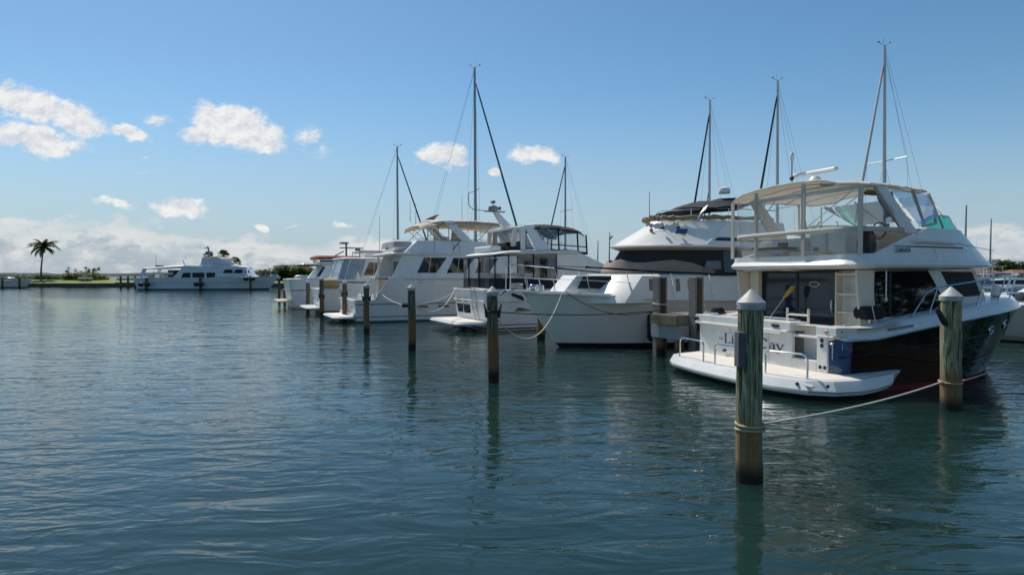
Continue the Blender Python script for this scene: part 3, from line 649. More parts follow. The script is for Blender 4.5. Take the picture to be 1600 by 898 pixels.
    MB().loft([[(x * .8, y * .8, .06) for x, y in ((-.3, -.17), (.3, -.17), (.3, .17), (-.3, .17))], [(x, y, .12) for x, y in ((-.3, -.17), (.3, -.17), (.3, .17), (-.3, .17))], [(x, y, .26) for x, y in ((-.31, -.18), (.31, -.18), (.31, .18), (-.31, .18))], [(x * .85, y * .7, .36) for x, y in ((-.31, -.18), (.31, -.18), (.31, .18), (-.31, .18))]], True, True, 0, False).build('grill_cover', BLKC, g, .04)
    MB().tube([(0, 0, -.10), (0, 0, .08)], .03, 8).build('grill_post', STEEL, g)
    MB().tube([(-.16, -.19, .38), (-.12, -.2, .2), (-.05, -.19, .0)], .012, 5).build('cover_strap', ROPW, g)
    W = lambda p: b.matrix_basis @ Vector(p)
    g = thing('deck_brush', 'long-handled deck brush with yellow head leaning on the cabin door of the black-hulled yacht', 'brush', W((.55, .82, .63)), R(21.5))
    MB().tube([(0, .12, 0), (.60, -.52, 1.34)], .014, 6).build('handle', ALUL, g)
    MB().loft([[(.58 + dx, -.50 + dy, 1.30) for dx, dy in ((-.03, -.03), (.03, -.03), (.03, .03), (-.03, .03))], [(.66 + dx, -.60 + dy, 1.46) for dx, dy in ((-.05, -.06), (.05, -.06), (.05, .06), (-.05, .06))], [(.72 + dx, -.66 + dy, 1.60) for dx, dy in ((-.04, -.05), (.04, -.05), (.04, .05), (-.04, .05))]]).build('brush_head', mat('yellow bristles', (.50, .34, .10), .9, bump=.8), g, .01)
    g = thing('boarding_ladder', 'small cream tubular ladder standing behind the transom of the black-hulled yacht', 'ladder', W((.45, -.78, .63)), R(21.5))
    for y in (.31, -.31): MB().tube([(0, y, 0), (0, y, 1.10)], .028, 8).build('rail', CREAM, g)
    for z in (.35, .65, .95): MB().tube([(0, .31, z), (0, -.31, z)], .024, 8).build('rung', CREAM, g)
    g = thing('hanging_cloth', 'pale lavender cloth hanging under the white bimini of the black-hulled yacht', 'cloth', W((2.60, -1.25, 4.46)), R(21.5))
    cr = []
    for i in range(9):
        t = i / 8; cr.append([(lerp(0, .35, t) + .04 * math.sin(j * 1.7), -.22 + .055 * j + .06 * t * math.sin(i), -.62 * t - (.08 * math.sin(j * .9) if i == 8 else 0)) for j in range(9)])
    MB().loft(cr, False, False, 0, True, closed=False).build('cloth', mat('lavender cloth', (.36, .33, .45), .9), g, solid=.01)
    return b
NEAR = near_yacht()

# ================================================================== white yacht lying bow-out
def nose_ring(z, xa, xs, x1, w, n=9, pw=.75):
    """straight sides from xa to xs, rounded front reaching x1"""
    pts = [(xa, -w, z), (lerp(xa, xs, .5), -w, z)]
    for k in range(2 * n + 1):
        a = -math.pi / 2 + math.pi * k / (2 * n); c = max(0, math.cos(a)) ** pw
        pts.append((xs + (x1 - xs) * c, w * math.copysign(abs(math.sin(a)) ** pw, math.sin(a)), z))
    return pts + [(lerp(xa, xs, .5), w, z), (xa, w, z)]
def crease_ring(z, xa, xs, x1, w, n=9, p=2.0):
    """straight sides, then a broad curved front meeting them at a crease"""
    pts = [(xa, -w, z), (lerp(xa, xs, .5), -w, z)]
    for k in range(2 * n + 1):
        y = -1 + k / n; pts.append((xs + (x1 - xs) * (1 - abs(y) ** p), w * y, z))
    return pts + [(lerp(xa, xs, .5), w, z), (xa, w, z)]
def face_ring(z, xa, xs, x1, w, wf):
    return [(xa, -w, z), (xs, -w, z), (x1, -wf, z), (x1 + .12, 0, z), (x1, wf, z), (xs, w, z), (xa, w, z)]
def bow_out_yacht():
    b = thing('motor_yacht', 'older white yacht lying bow-out with black windscreen cover and furled black bimini', 'motor yacht', (11.94, 26.6, 0), R(204))
    zs = lambda x: interp([(0, 1.5), (5, 1.62), (8.2, 1.70), (10.8, 1.86), (12.7, 1.93)], x)
    H = Hull(12.65, 11.25, 2.28, 2.0, zs, f0=.40, ps=2.5, pw=2.0, tail=.93, flare=1.8)
    H.build(b, [BLKB, BLKB, GELW], (.0, .14))
    H.rail(b, GELW, .045, dz=-.03, out=.01)
    H.deck(b, GELW, .02, dz=.0, inset=.0, lip=.0)
    H.rail(b, GELW, .035, name='toe_rail', dz=.03, out=-.06)
    pp = MB(); pp.loft([[(12.2, -.32, z) for z in (1.88,)] + [(12.2, .32, 1.88), (13.30, .2, 1.93), (13.30, -.2, 1.93)], [(12.2, -.32, 1.97), (12.2, .32, 1.97), (13.30, .2, 2.01), (13.30, -.2, 2.01)]]); pp.build('bow_pulpit', GELW, b, .02)
    # forward trunk with dark side screens
    MB().loft([[(9.4, -1.05, 1.75), (11.45, -.55, 1.86), (11.45, .55, 1.86), (9.4, 1.05, 1.75)], [(9.4, -.98, 2.5), (10.85, -.5, 2.5), (10.85, .5, 2.5), (9.4, .98, 2.5)]]).build('fore_trunk', GELW, b, .03)
    MB().plate([(9.75, 1.02, 2.05), (10.95, .72, 2.05), (10.72, .70, 2.46), (9.75, .98, 2.46)], (0, .03, 0)).build('window', MESHC, b)
    # main trunk cabin
    yf = lambda x, z: lerp(1.86, 1.76, (z - 1.7) / .85)
    house([face_ring(1.55, 2.5, 9.75, 10.7, 1.86, 1.15), face_ring(2.47, 2.5, 9.0, 9.65, 1.77, 1.1), face_ring(2.54, 2.5, 8.9, 9.5, 1.66, 1.0)], 'trunk_cabin', GELW, b, .03)
    for x0, x1, z0, z1, m in ((8.05, 8.75, 1.98, 2.38, GREY), (7.45, 7.62, 1.95, 2.38, GREY), (6.45, 7.1, 1.98, 2.34, DKW), (4.2, 5.4, 1.8, 2.40, GELW)):
        o = MB().plate([(x, yf(x, z) + .006, z) for x, z in ((x0, z0), (x1, z0), (x1 - .0, z1), (x0, z1))], (0, -.03, 0)).build('window', m if m is not GREY else mat('crinkled curtain', (.36, .33, .28), .6, var=.75, vscale=7, stretch=(4, 4, 1)), b)
        if m is DKW:
            for z in (2.07, 2.18, 2.27): MB().tube([(x0, yf(x0, z) + .012, z), (x1, yf(x1, z) + .012, z)], .018, 5).build('louvre', GELW, o)
    MB().box(3.6, 4.15, 1.70, 1.86, 1.75, 2.46).build('locker', GREY, b, .01)
    # wheelhouse wrapped by screens
    yw = lambda x, z: lerp(1.78, 1.66, (z - 2.5) / .95)
    house([crease_ring(2.50, 2.6, 5.9, 9.25, 1.78, p=2.6), crease_ring(3.5, 2.6, 5.8, 8.45, 1.64, p=2.6)], 'wheelhouse', MESHC, b, 0)
    house([nose_ring(2.48, 2.55, 4.0, 4.62, 1.80, pw=.2), nose_ring(3.5, 2.55, 4.0, 4.62, 1.665, pw=.2)], 'wheelhouse_side', GELW, b, 0)
    cov = MB(); r0 = crease_ring(2.55, 5.4, 5.9, 9.34, 1.80, p=2.6); r1 = crease_ring(2.64, 5.4, 5.9, 9.38, 1.84, p=2.6); r2 = crease_ring(3.0, 5.4, 5.9, 9.12, 1.79, p=2.6)
    r2 = [(x, y, z + .06 * math.sin(i * 1.1) - .36 * smooth((7.4 - x) / 1.8)) for i, (x, y, z) in enumerate(r2)]; r3 = [(x, y * .98, z + .01) for x, y, z in r2]
    cov.loft([r0[2:-2], r1[2:-2], r2[2:-2], [(x - .08, y * .95, z) for x, y, z in r3[2:-2]]], False, False, 0, True, closed=False); cov.build('windscreen_cover', GRYC, b)
    MB().plate([(5.55, yw(5.55, 2.75) + .012, 2.72), (6.35, yw(6.3, 2.75) + .012, 2.72), (6.2, yw(6.2, 3) + .012, 3.02), (5.55, yw(5.55, 3) + .012, 3.02)], (0, -.02, 0)).build('screen_window', mat('pale screen glass', (.16, .19, .20), .1, var=.4), b)
    o = MB().plate([(4.68, yw(5, 2.62) + .012, 2.62), (5.42, yw(5.4, 2.62) + .012, 2.62), (5.42, yw(5.4, 3.4) + .012, 3.42), (4.68, yw(5, 3.4) + .012, 3.42)], (0, -.03, 0)).build('side_window', DKW, b)
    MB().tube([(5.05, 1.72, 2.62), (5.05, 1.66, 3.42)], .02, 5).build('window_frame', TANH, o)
    # brow and flybridge
    br = mat('warm underside', (.62, .52, .36), .5)
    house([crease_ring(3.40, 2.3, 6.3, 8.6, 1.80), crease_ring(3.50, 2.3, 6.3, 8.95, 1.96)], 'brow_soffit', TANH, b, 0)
    house([crease_ring(3.505, 2.3, 6.4, 8.98, 1.98), crease_ring(3.56, 2.3, 6.4, 9.02, 2.01), crease_ring(3.62, 2.3, 6.4, 8.88, 1.96)], 'brow', GELW, b, 0)
    fb = [crease_ring(3.62, 2.4, 6.35, 8.85, 1.93), crease_ring(4.30, 2.4, 5.35, 7.55, 1.70), crease_ring(4.50, 2.4, 5.2, 7.35, 1.64)]
    house(fb, 'flybridge', GELW, b, 0, ang=17)
    for sg in (1, -1):
        MB().tube([(6.35, sg * 1.935, 3.63), (5.35, sg * 1.705, 4.30), (5.2, sg * 1.645, 4.5)], .018, 6).build('corner_bead', GELW, b)
        MB().tube([(3.9, sg * 1.925, 3.64), (3.9, sg * 1.72, 4.3)], .006, 4).build('panel_seam', GREY, b)
    MB().tube([(7.9, 0, 3.9), (7.2, 0, 4.55)], .006, 4).build('panel_seam', GREY, b)
    MB().tube([(2.6, 1.6, 4.95), (5.1, 1.62, 4.95), (6.3, 1.0, 4.93), (6.9, 0, 4.92), (6.3, -1.0, 4.93), (5.1, -1.62, 4.95), (2.6, -1.6, 4.95)], .016, 6).build('fly_rail', STEEL, b)
    for x, y in ((3.4, 1.6), (5.1, 1.62), (6.3, 1.0), (6.3, -1.0), (5.1, -1.62)): MB().tube([(x, y, 4.5), (x, y, 4.95)], .013, 6).build('rail_post', STEEL, b)
    for sg in (1, -1): MB().plate([(2.6, sg * 1.905, 3.74), (6.0, sg * 1.905, 3.74), (5.85, sg * 1.875, 3.86), (2.6, sg * 1.875, 3.86)], (0, sg * .012, 0)).build('accent_stripe', INK, b)
    rc = crease_ring(4.6, 2.6, 5.2, 7.5, 1.68)
    rc2 = []
    for (x, y, z), (x2, y2, z2) in zip(rc, rc[1:]):
        for k in range(3): t = k / 3; rc2.append((lerp(x, x2, t), lerp(y, y2, t), 4.60 + rnd.uniform(-.03, .03)))
    MB().tube(rc2, [.09 + rnd.uniform(-.035, .03) for _ in rc2], 8).build('rolled_canvas', TANC, b)
    wsr = [(x - .2, y * .93, 4.50) for x, y, z in rc if x > 3.8]; MB().loft([wsr, [(x - .12, y * .97, 4.72) for x, y, z in wsr]], False, False, 0, True, closed=False).build('wind_deflector', VIN, b)
    # furled bimini on its bows
    pts = [(6.0, 1.2, 5.05), (5.4, 1.1, 5.22), (4.6, 1.05, 5.30), (3.9, 1.05, 5.50), (3.2, 1.0, 5.54), (2.6, .95, 5.5)]
    for y_, nm in ((0, 'furled_bimini'),):
        rows = []
        for i in range(15):
            t = i / 14; x = lerp(6.0, 2.5, t); zc = 5.02 + .50 * t ** 1.1; row = []
            th = .07 + .16 * math.sin(math.pi * min(1, t * 1.15)) ** .8
            for k in range(12):
                a = 2 * math.pi * k / 12; row.append((x + .1 * math.sin(3 * a + i), 1.55 * math.cos(a), zc + th * math.sin(a) * (1 + .3 * math.sin(i * 1.3 + 2 * a)) - .10 * abs(math.cos(a)) + rnd.uniform(-.02, .02)))
            rows.append(row)
        MB().loft(rows, True, True, 0, True).build(nm, BLKC, b, ang=60)
    for sg in (1, -1):
        MB().tube([(6.4, sg * 1.45, 4.42), (6.25, sg * 1.5, 4.75), (5.9, sg * 1.45, 5.03)], .04, 8).build('bimini_frame', STEEL, b)
        MB().tube([(3.6, sg * 1.5, 4.42), (3.1, sg * 1.5, 5.40)], .025, 6).build('bimini_frame', STEEL, b)
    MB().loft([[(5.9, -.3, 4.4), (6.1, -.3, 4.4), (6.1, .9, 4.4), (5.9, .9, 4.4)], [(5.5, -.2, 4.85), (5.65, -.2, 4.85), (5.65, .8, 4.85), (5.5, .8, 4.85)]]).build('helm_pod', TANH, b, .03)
    MB().lathe([(.22, 0), (.24, .08), (.2, .2), (.05, .26)], 16, c=(4.0, .2, 5.72)).build('radar_dome', GELW, b)
    MB().tube([(7.5, .1, 4.38), (7.5, .1, 5.62)], [.018, .010], 6).build('whip_antenna', GREY, b)
    MB().tube([(8.95, -.35, 3.85), (8.75, -.5, 3.95)], .035, 6).build('horn', BLK, b)
    for x, y, z, m in ((7.55, .95, 4.22, BLK), (7.1, 1.25, 4.22, BLK), (7.75, .55, 4.15, TANC)):
        q = MB().ball((x, y, z), .06, .09, .06).build('spotlight', m, b); MB().tube([(x, y, z), (x - .02, y - .02, z + .2)], .02, 5).build('bracket', GREY, q)
    MB().plate([(7.30, 1.32, 3.98), (6.95, 1.52, 3.98), (6.82, 1.47, 4.16), (7.15, 1.28, 4.16)], (.02, .03, 0)).build('solar_panel', mat('blue panel', (.04, .09, .17), .15), b)
    MB().tube([(7.98, 1.02, 3.97), (7.92, 1.0, 4.06), (7.62, 1.26, 4.06), (7.66, 1.3, 3.97)], .012, 5).build('grab_handle', STEEL, b)
    # bow rail with black chafe wrap
    P = []
    for i in range(40):
        f = lerp(.20, .985, i / 39); x, y, z = H.sheer(f); P.append((x, max(y - .12, .05), z + .03))
    tp = [(x + .22, y + .03, z + lerp(.86, .90, i / 39)) for i, (x, y, z) in enumerate(P)]
    mb = MB(); nose = [(13.2, .22, 2.86), (13.3, .0, 2.87)]
    for sg in (1, -1):
        mb.tube([(x, y * sg, z) for x, y, z in tp + nose], .016, 6)
        for i in (2, 9, 15, 21, 27, 32, 36, 39): mb.tube([(P[i][0], P[i][1] * sg, P[i][2]), (tp[i][0], tp[i][1] * sg, tp[i][2])], .015, 6)
        mb.tube([((a[0] + c[0]) / 2, (a[1] + c[1]) / 2 * sg, (a[2] + c[2]) / 2) for a, c in zip(P[26:], tp[26:])] + [(13.15, sg * .2, 2.45)], .009, 5)
        mb.tube([(13.22, sg * .18, 2.0), (13.2, sg * .2, 2.86)], .015, 6)
    mb.build('bow_rail', STEEL, b)
    for sg in (1, -1):
        wr = [(x, y * sg, z) for x, y, z in tp[3:33]]; MB().tube(wr, [.026 + rnd.uniform(0, .018) for _ in wr], 6).build('rail_wrap', BLKC, b)
    MB().box(11.9, 12.15, -.12, .12, 1.95, 2.18).build('windlass', STEEL, b, .04); MB().ball((12.35, .12, 2.08), .14, .1, .12).build('anchor_roller', STEEL, b)
    MB().tube([(13.0, .0, 2.03), (13.35, 0, 1.97), (13.5, 0, 1.85)], .04, 6).build('anchor', STEEL, b)
    MB().box(10.9, 11.05, .95, 1.0, 1.9, 1.93).build('cleat', STEEL, b)
    W = lambda p: b.matrix_basis @ Vector(p)
    g = thing('rope_coil', 'coil of white rope on the bow pulpit of the bow-out white yacht', 'rope', W((12.95, .1, 2.04)), 0)
    cp = []
    for k in range(60): a = k * .42; cp.append((.20 * math.cos(a) + .02 * math.sin(k), .17 * math.sin(a), .02 + .0028 * k))
    MB().tube(cp, .018, 6).build('rope', ROPW, g)
    for x, z, lb in ((8.55, .72, 'long dark fender hung against the white hull beside the finger pier'), (5.0, 1.35, 'short dark fender hung amidships on the bow-out white yacht behind the pier posts')):
        y = H.y_at(x, z); g = thing('fender', lb, 'fender', W((x, y + .17, z)), 0)
        MB().lathe([(.03, -.50), (.10, -.46), (.155, -.38), (.155, .38), (.10, .46), (.03, .52)] if x > 6 else [(.03, -.30), (.13, -.24), (.16, -.1), (.16, .12), (.10, .26), (.03, .32)], 14).build('fender_body', NAVC, g)
        MB().tube([(0, 0, .3), (.0, .05, (2.62 if x > 6 else 2.5) - z)], .010, 5).build('fender_line', ROPD, g)
    return b, H
BOWOUT, HB2 = bow_out_yacht()

# ================================================================== white yacht with black soft enclosure
def enclosure_yacht():
    b = thing('motor_yacht', 'white aft-deck yacht with black canvas enclosure, stern-to with gold name on its transom', 'motor yacht', (-1.9, 29.6, 0), R(25.3))
    zs = lambda x: interp([(0, 1.86), (4.2, 1.86), (5.2, 1.55), (8, 1.7), (12.5, 2.0)], x)
    H = Hull(12.6, 11.3, 2.18, 2.0, zs, f0=.40, ps=2.3, pw=1.9, tail=.95, flare=1.5, rake=.10, rc=.10)
    H.build(b, [BLKB, GELB, GELB], (.02, .14), extra=(4.2, 4.6, 5.2))
    for z, r in ((.10, .035), (.27, .02)):
        pts = [(H.xx(f, z), -H.half(f, z) - .004, z) for f in [i / 30 for i in range(30)]]; q = MB(); q.tube(pts, r, 6); q.tube([(x, -y, z) for x, y, z in pts], r, 6); q.tube([(H.xx(0, z) - .004, y, z) for y in (-2, 2)], r, 6); q.build('boot_stripe', BLK, b)
    H.deck(b, GELB, .0, dz=.0, inset=.0)
    H.rail(b, GELB, .04, dz=-.02, out=.012); H.rail(b, GELB, .03, dz=-.52, f1=.6, name='rub_strake', out=-.02)
    # platform, transom details
    MB().loft([plan(-1.5, .0, 2.0, 2.1, .28, .5), plan(-1.55, .0, 2.05, 2.15, .36, .5), plan(-1.5, .0, 2.0, 2.1, .43, .5)], True, True, 0, True).build('swim_platform', GELB, b)
    MB().box(-1.4, -.1, -1.8, 1.8, .434, .446).build('platform_deck', ANTI, b)
    for y in (-1.3, 0, 1.3): MB().tube([(-1.2, y, .28), (.02, y, -.1)], .03, 6).build('platform_brace', STEEL, b)
    tx = lambda z: -.10 * z - .006
    q = MB().plate([(tx(z), y, z) for y, z in ((1.55, .72), (-.05, .72), (-.05, 1.12), (1.62, 1.12))], (-.02, 0, 0)).build('transom_window', DKW, b)
    MB().tube([(tx(.9) - .025, .75, .72), (tx(.9) - .025, .75, 1.12)], .02, 5).build('window_frame', GELB, q)
    MB().plate([(tx(z) - .002, y, z) for y, z in ((1.72, 1.20), (-.1, 1.20), (-.1, 1.46), (1.72, 1.46))], (-.015, 0, 0)).build('name_board', GELB, b)
    L = []; rr = random.Random(3); u = 0
    for wd in (1, 4, 0, 4):
        for k in range(wd):
            kind = rr.choice('abcd')
            if kind in 'ab': L.append(([(u, 0), (u, 1)], .22)); L.append((arc(u + .2, .7, .26, .28, -90, 90, 5), .16)) if kind == 'a' else L.append(([(u, .5), (u + .45, .5)], .16))
            if kind == 'b': L.append(([(u + .45, 0), (u + .45, 1)], .22))
            if kind == 'c': L.append((arc(u + .25, .5, .26, .45, 30, 330, 9), .2))
            if kind == 'd': L += [([(u, .05), (u + .5, .05)], .16), ([(u, .95), (u + .5, .95)], .16), ([(u + .06, 0), (u + .06, 1)], .22)]
            u += .72
        u += .35
    F = lambda a, c: (tx(1.33) - .024, 1.58 - a * .19, 1.245 + c * .17)
    glyphs(L, 'name_lettering', GOLD, b, F)
    for y in (-.55, -1.05): MB().tube([(-.1, y, .45), (-.28, y, 1.9)], .02, 6).build('boarding_ladder', STEEL, b)
    for k in range(5): MB().tube([(-.14 - .03 * k, -.55, .62 + .28 * k), (-.14 - .03 * k, -1.05, .62 + .28 * k)], .016, 6).build('ladder_rung', STEEL, b)
    for x, z in ((1.75, .95), (6.2, 1.0)):
        y = H.y_at(x, z); MB().plate([(x - .45, -y - .006, z - .08), (x + .40, -y - .006, z - .08), (x + .28, -y - .006, z + .09), (x - .34, -y - .006, z + .09)], (0, .03, 0)).build('portlight', DKW, b)
    MB().tube([(1.1, -H.y_at(1.1, 1.62) - .02, 1.65), (1.55, -H.y_at(1.5, 1.5) - .05, 1.5), (1.7, -H.y_at(1.7, 1.4) - .03, 1.40)], [.06, .09, .04], 8).build('fairlead', BLK, b)
    # hardtop roof
    zr = lambda x: interp([(.2, 3.46), (1.0, 3.58), (2.0, 3.66), (4, 3.68), (5, 3.64)], x)
    ra = [(x, y, zr(x) - .13) for x, y, _ in plan(.32, 4.9, 2.12, 2.1, 0, .7)]; rb_ = [(x, y * 1.01, zr(x) - .03) for x, y, _ in plan(.25, 4.9, 2.15, 2.12, 0, .72)]; rc_ = [(x, y, zr(x) + .03) for x, y, _ in plan(.37, 4.9, 2.02, 2.0, 0, .7)]
    MB().loft([ra, rb_, rc_], True, True, 0, True).build('hardtop_roof', GELB, b)
    # enclosure: black lower canvas, clear panels, frames
    path = [(3.45, -2.06), (1.6, -2.08), (.55, -2.04), (.20, -1.6), (.12, 0), (.20, 1.6), (.55, 2.04), (1.6, 2.08), (3.45, 2.06)]
    MB().loft([[(x, y, 1.86) for x, y in path], [(x, y, 2.36) for x, y in path]], False, False, 0, False, closed=False).build('enclosure_skirt', NAVC, b, solid=.01)
    MB().loft([[(x, y, 2.36) for x, y in path], [(x, y, zr(x) - .10) for x, y in path]], False, False, 0, False, closed=False).build('clear_curtain', VIN, b)
    fm = MB()
    for x, y in ((3.4, -2.07), (2.2, -2.085), (.95, -2.085), (.36, -1.9), (.12, -.6), (.13, .7), (.36, 1.9), (1.8, 2.085), (3.4, 2.07)): fm.tube([(x, y, 1.88), (x, y, zr(x) - .12)], .035, 4)
    fm.tube([(x, y * 1.004, zr(x) - .13) for x, y in path], .04, 4)
    fm.build('enclosure_frame', BLKC, b)
    for x0, x1, m in ((.5, .9, VINYL), (1.2, 2.1, CREAM), (2.4, 3.1, GEL)): MB().box(x0, x1, -.9, .6, 1.87, 2.6).build('deck_furniture', m, b, .06)
    bh = MB(); bh.box(3.4, 3.5, -2.0, 2.0, 1.86, 3.5); bh.build('aft_bulkhead', GELB, b)
    MB().box(3.38, 3.40, -1.2, -.5, 1.9, 3.3).build('cabin_door', DKW, b); MB().box(3.38, 3.40, .2, 1.3, 2.4, 3.2).build('cabin_window', DKW, b)
    # white wedge cabin going forward
    zt = lambda x: interp([(3.4, 3.70), (4.6, 3.66), (6.6, 2.98), (7.6, 2.6)], x)
    y0 = lambda x: interp([(3.4, 2.08), (5, 1.98), (7, 1.6), (8, 1.2)], x)
    rows = []
    for i in range(13):
        x = lerp(3.46, 7.7, i / 12); y = y0(x); z1 = zt(x); rows.append([(x, -y, 1.5), (x, -y, lerp(1.5, z1, .55)), (x, -y * .93, z1), (x, y * .93, z1), (x, y, lerp(1.5, z1, .55)), (x, y, 1.5)])
    MB().loft(rows, True, True, 0, True, closed=True).build('cabin', GELB, b, .04)
    MB().plate([(x, -y0(x) - .006, z) for x, z in ((4.2, 2.35), (6.9, 2.16), (6.6, 2.42), (4.2, 2.52))], (0, .03, 0)).build('window', DKW, b)
    MB().tube([(6.75, -1.70, 2.86), (6.85, -1.69, 2.86)], .03, 8).build('side_light', GREY, b)
    # upper helm shelter
    top = [(1.7, 4.76), (2.0, 4.86), (2.55, 4.93), (2.8, 4.88)]
    MB().loft([plan(1.45, 2.85, 1.55, 1.6, lambda x: interp(top, x) - .14, .25), plan(1.42, 2.85, 1.6, 1.65, lambda x: interp(top, x) - .04, .25), plan(1.55, 2.8, 1.45, 1.5, lambda x: interp(top, x), .2)], True, True, 0, True).build('helm_roof', GELB, b)
    for sg in (-1, 1):
        MB().loft([[(2.5, sg * 1.9, 3.66), (3.25, sg * 1.9, 3.66), (3.25, sg * 1.8, 3.66), (2.5, sg * 1.8, 3.66)], [(1.95, sg * 1.6, 4.82), (2.45, sg * 1.6, 4.86), (2.45, sg * 1.5, 4.86), (1.95, sg * 1.5, 4.82)]]).build('arch_leg', GELB, b, .03)
        MB().loft([[(1.75, sg * 1.72, 3.6), (1.98, sg * 1.72, 3.6), (1.98, sg * 1.64, 3.6), (1.75, sg * 1.64, 3.6)], [(1.78, sg * 1.58, 4.76), (2.05, sg * 1.58, 4.8), (2.05, sg * 1.5, 4.8), (1.78, sg * 1.5, 4.76)]]).build('arch_leg', GELB, b, .02)
        MB().loft([[(1.35, sg * 1.5, 3.7), (1.55, sg * 1.5, 3.7), (1.55, sg * 1.42, 3.7), (1.35, sg * 1.42, 3.7)], [(1.45, sg * 1.5, 4.66), (1.68, sg * 1.5, 4.68), (1.68, sg * 1.42, 4.68), (1.45, sg * 1.42, 4.66)]]).build('arch_leg', CREAM, b, .02)
    MB().loft([[(1.62, -1.66, 3.7), (2.4, -1.72, 3.7), (1.98, -1.55, 4.7), (1.65, -1.52, 4.7)], [(1.62, 1.66, 3.7), (2.4, 1.72, 3.7), (1.98, 1.55, 4.7), (1.65, 1.52, 4.7)]], True, True).build('clear_curtain', VIN, b)
    MB().box(1.1, 1.9, -1.6, -.4, 3.66, 3.82).build('sun_pad', BLKC, b, .03)
    MB().box(.45, 1.0, -1.2, .9, 3.6, 3.86).build('dinghy_cover', GELB, b, .08)
    f_ = MB(); f_.box(1.4, 1.6, -.9, .3, 3.7, 4.05); f_.box(2.0, 2.4, -1.0, -.4, 3.7, 4.1); f_.build('helm_seat', BLKC, b, .05)
    # aft-top bimini in black
    zf = lambda x: interp([(2.3, 4.90), (3.4, 4.98), (4.6, 4.86), (5.3, 4.62)], x)
    canopy(2.35, 5.3, 1.75, 1.7, zf, .012, 'bimini_top', BLKC, b, r=.3, arch=.12, drop=.14)
    fm = MB()
    for x, zb in ((3.7, 3.66), (4.75, 3.62), (5.25, 3.5)):
        for sg in (-1, 1): fm.tube([(x, sg * 1.80, zb), (x, sg * 1.70, zf(x) - .2)], .045, 4)
    for sg in (-1, 1): fm.tube([(2.9, sg * 1.82, 3.72), (5.3, sg * 1.74, 3.56)], .05, 4); fm.tube([(3.2, sg * 1.80, 3.95), (5.25, sg * 1.74, 3.86)], .025, 4)
    fm.tube([(5.27, -1.72, 3.55), (5.27, 1.72, 3.55)], .05, 4)
    fm.build('bimini_frame', BLKC, b)
    for sg in (-1, 1): MB().add([(2.95, sg * 1.82, 3.75), (5.25, sg * 1.76, 3.6), (5.25, sg * 1.70, zf(5.25) - .2), (2.5, sg * 1.72, 4.75)], [(0, 1, 2, 3)]).build('clear_curtain', VIND, b)
    for a, c in (((3.0, -1.7, 3.8), (4.0, -1.6, 4.7)), ((4.1, -1.7, 3.8), (3.2, -1.6, 4.7)), ((4.0, 1.7, 3.8), (4.6, 1.6, 4.7))): MB().tube([a, c], .015, 5).build('canopy_strut', STEEL, b)
    # mast with radar
    MB().loft([[(1.55, -.2, 4.86), (2.0, -.2, 4.86), (2.0, .2, 4.86), (1.55, .2, 4.86)], [(1.1, -.1, 5.55), (1.32, -.1, 5.55), (1.32, .1, 5.55), (1.1, .1, 5.55)]]).build('radar_mast', GELB, b, .02)
    MB().box(.7, 1.7, -.12, .12, 5.52, 5.57).build('mast_shelf', GREY, b)
    MB().lathe([(.2, 0), (.25, .07), (.22, .2), (.06, .26)], 14, c=(1.1, 0, 5.58)).build('radar_dome', GREY, b)
    MB().ball((1.1, 0, 6.0), .13, .12, .09).build('spotlight', GREY, b); MB().ball((1.45, .05, 5.72), .1).build('horn', GREY, b)
    MB().tube([(.8, 0, 5.55), (.1, .1, 5.62), (-.1, .1, 5.8), (-.12, .1, 6.35)], .02, 6).build('antenna_arm', GREY, b)
    # deck rail forward
    P = []
    for i in range(16): f = lerp(.45, .99, i / 15); x, y, z = H.sheer(f); P.append((x, -max(y - .1, .02), z))
    rails(P, None, .75, b, STEEL, posts=7); rails([(x, -y, z) for x, y, z in P], None, .75, b, STEEL, posts=7)
    W = lambda p: b.matrix_basis @ Vector(p)
    return b
ENC = enclosure_yacht()

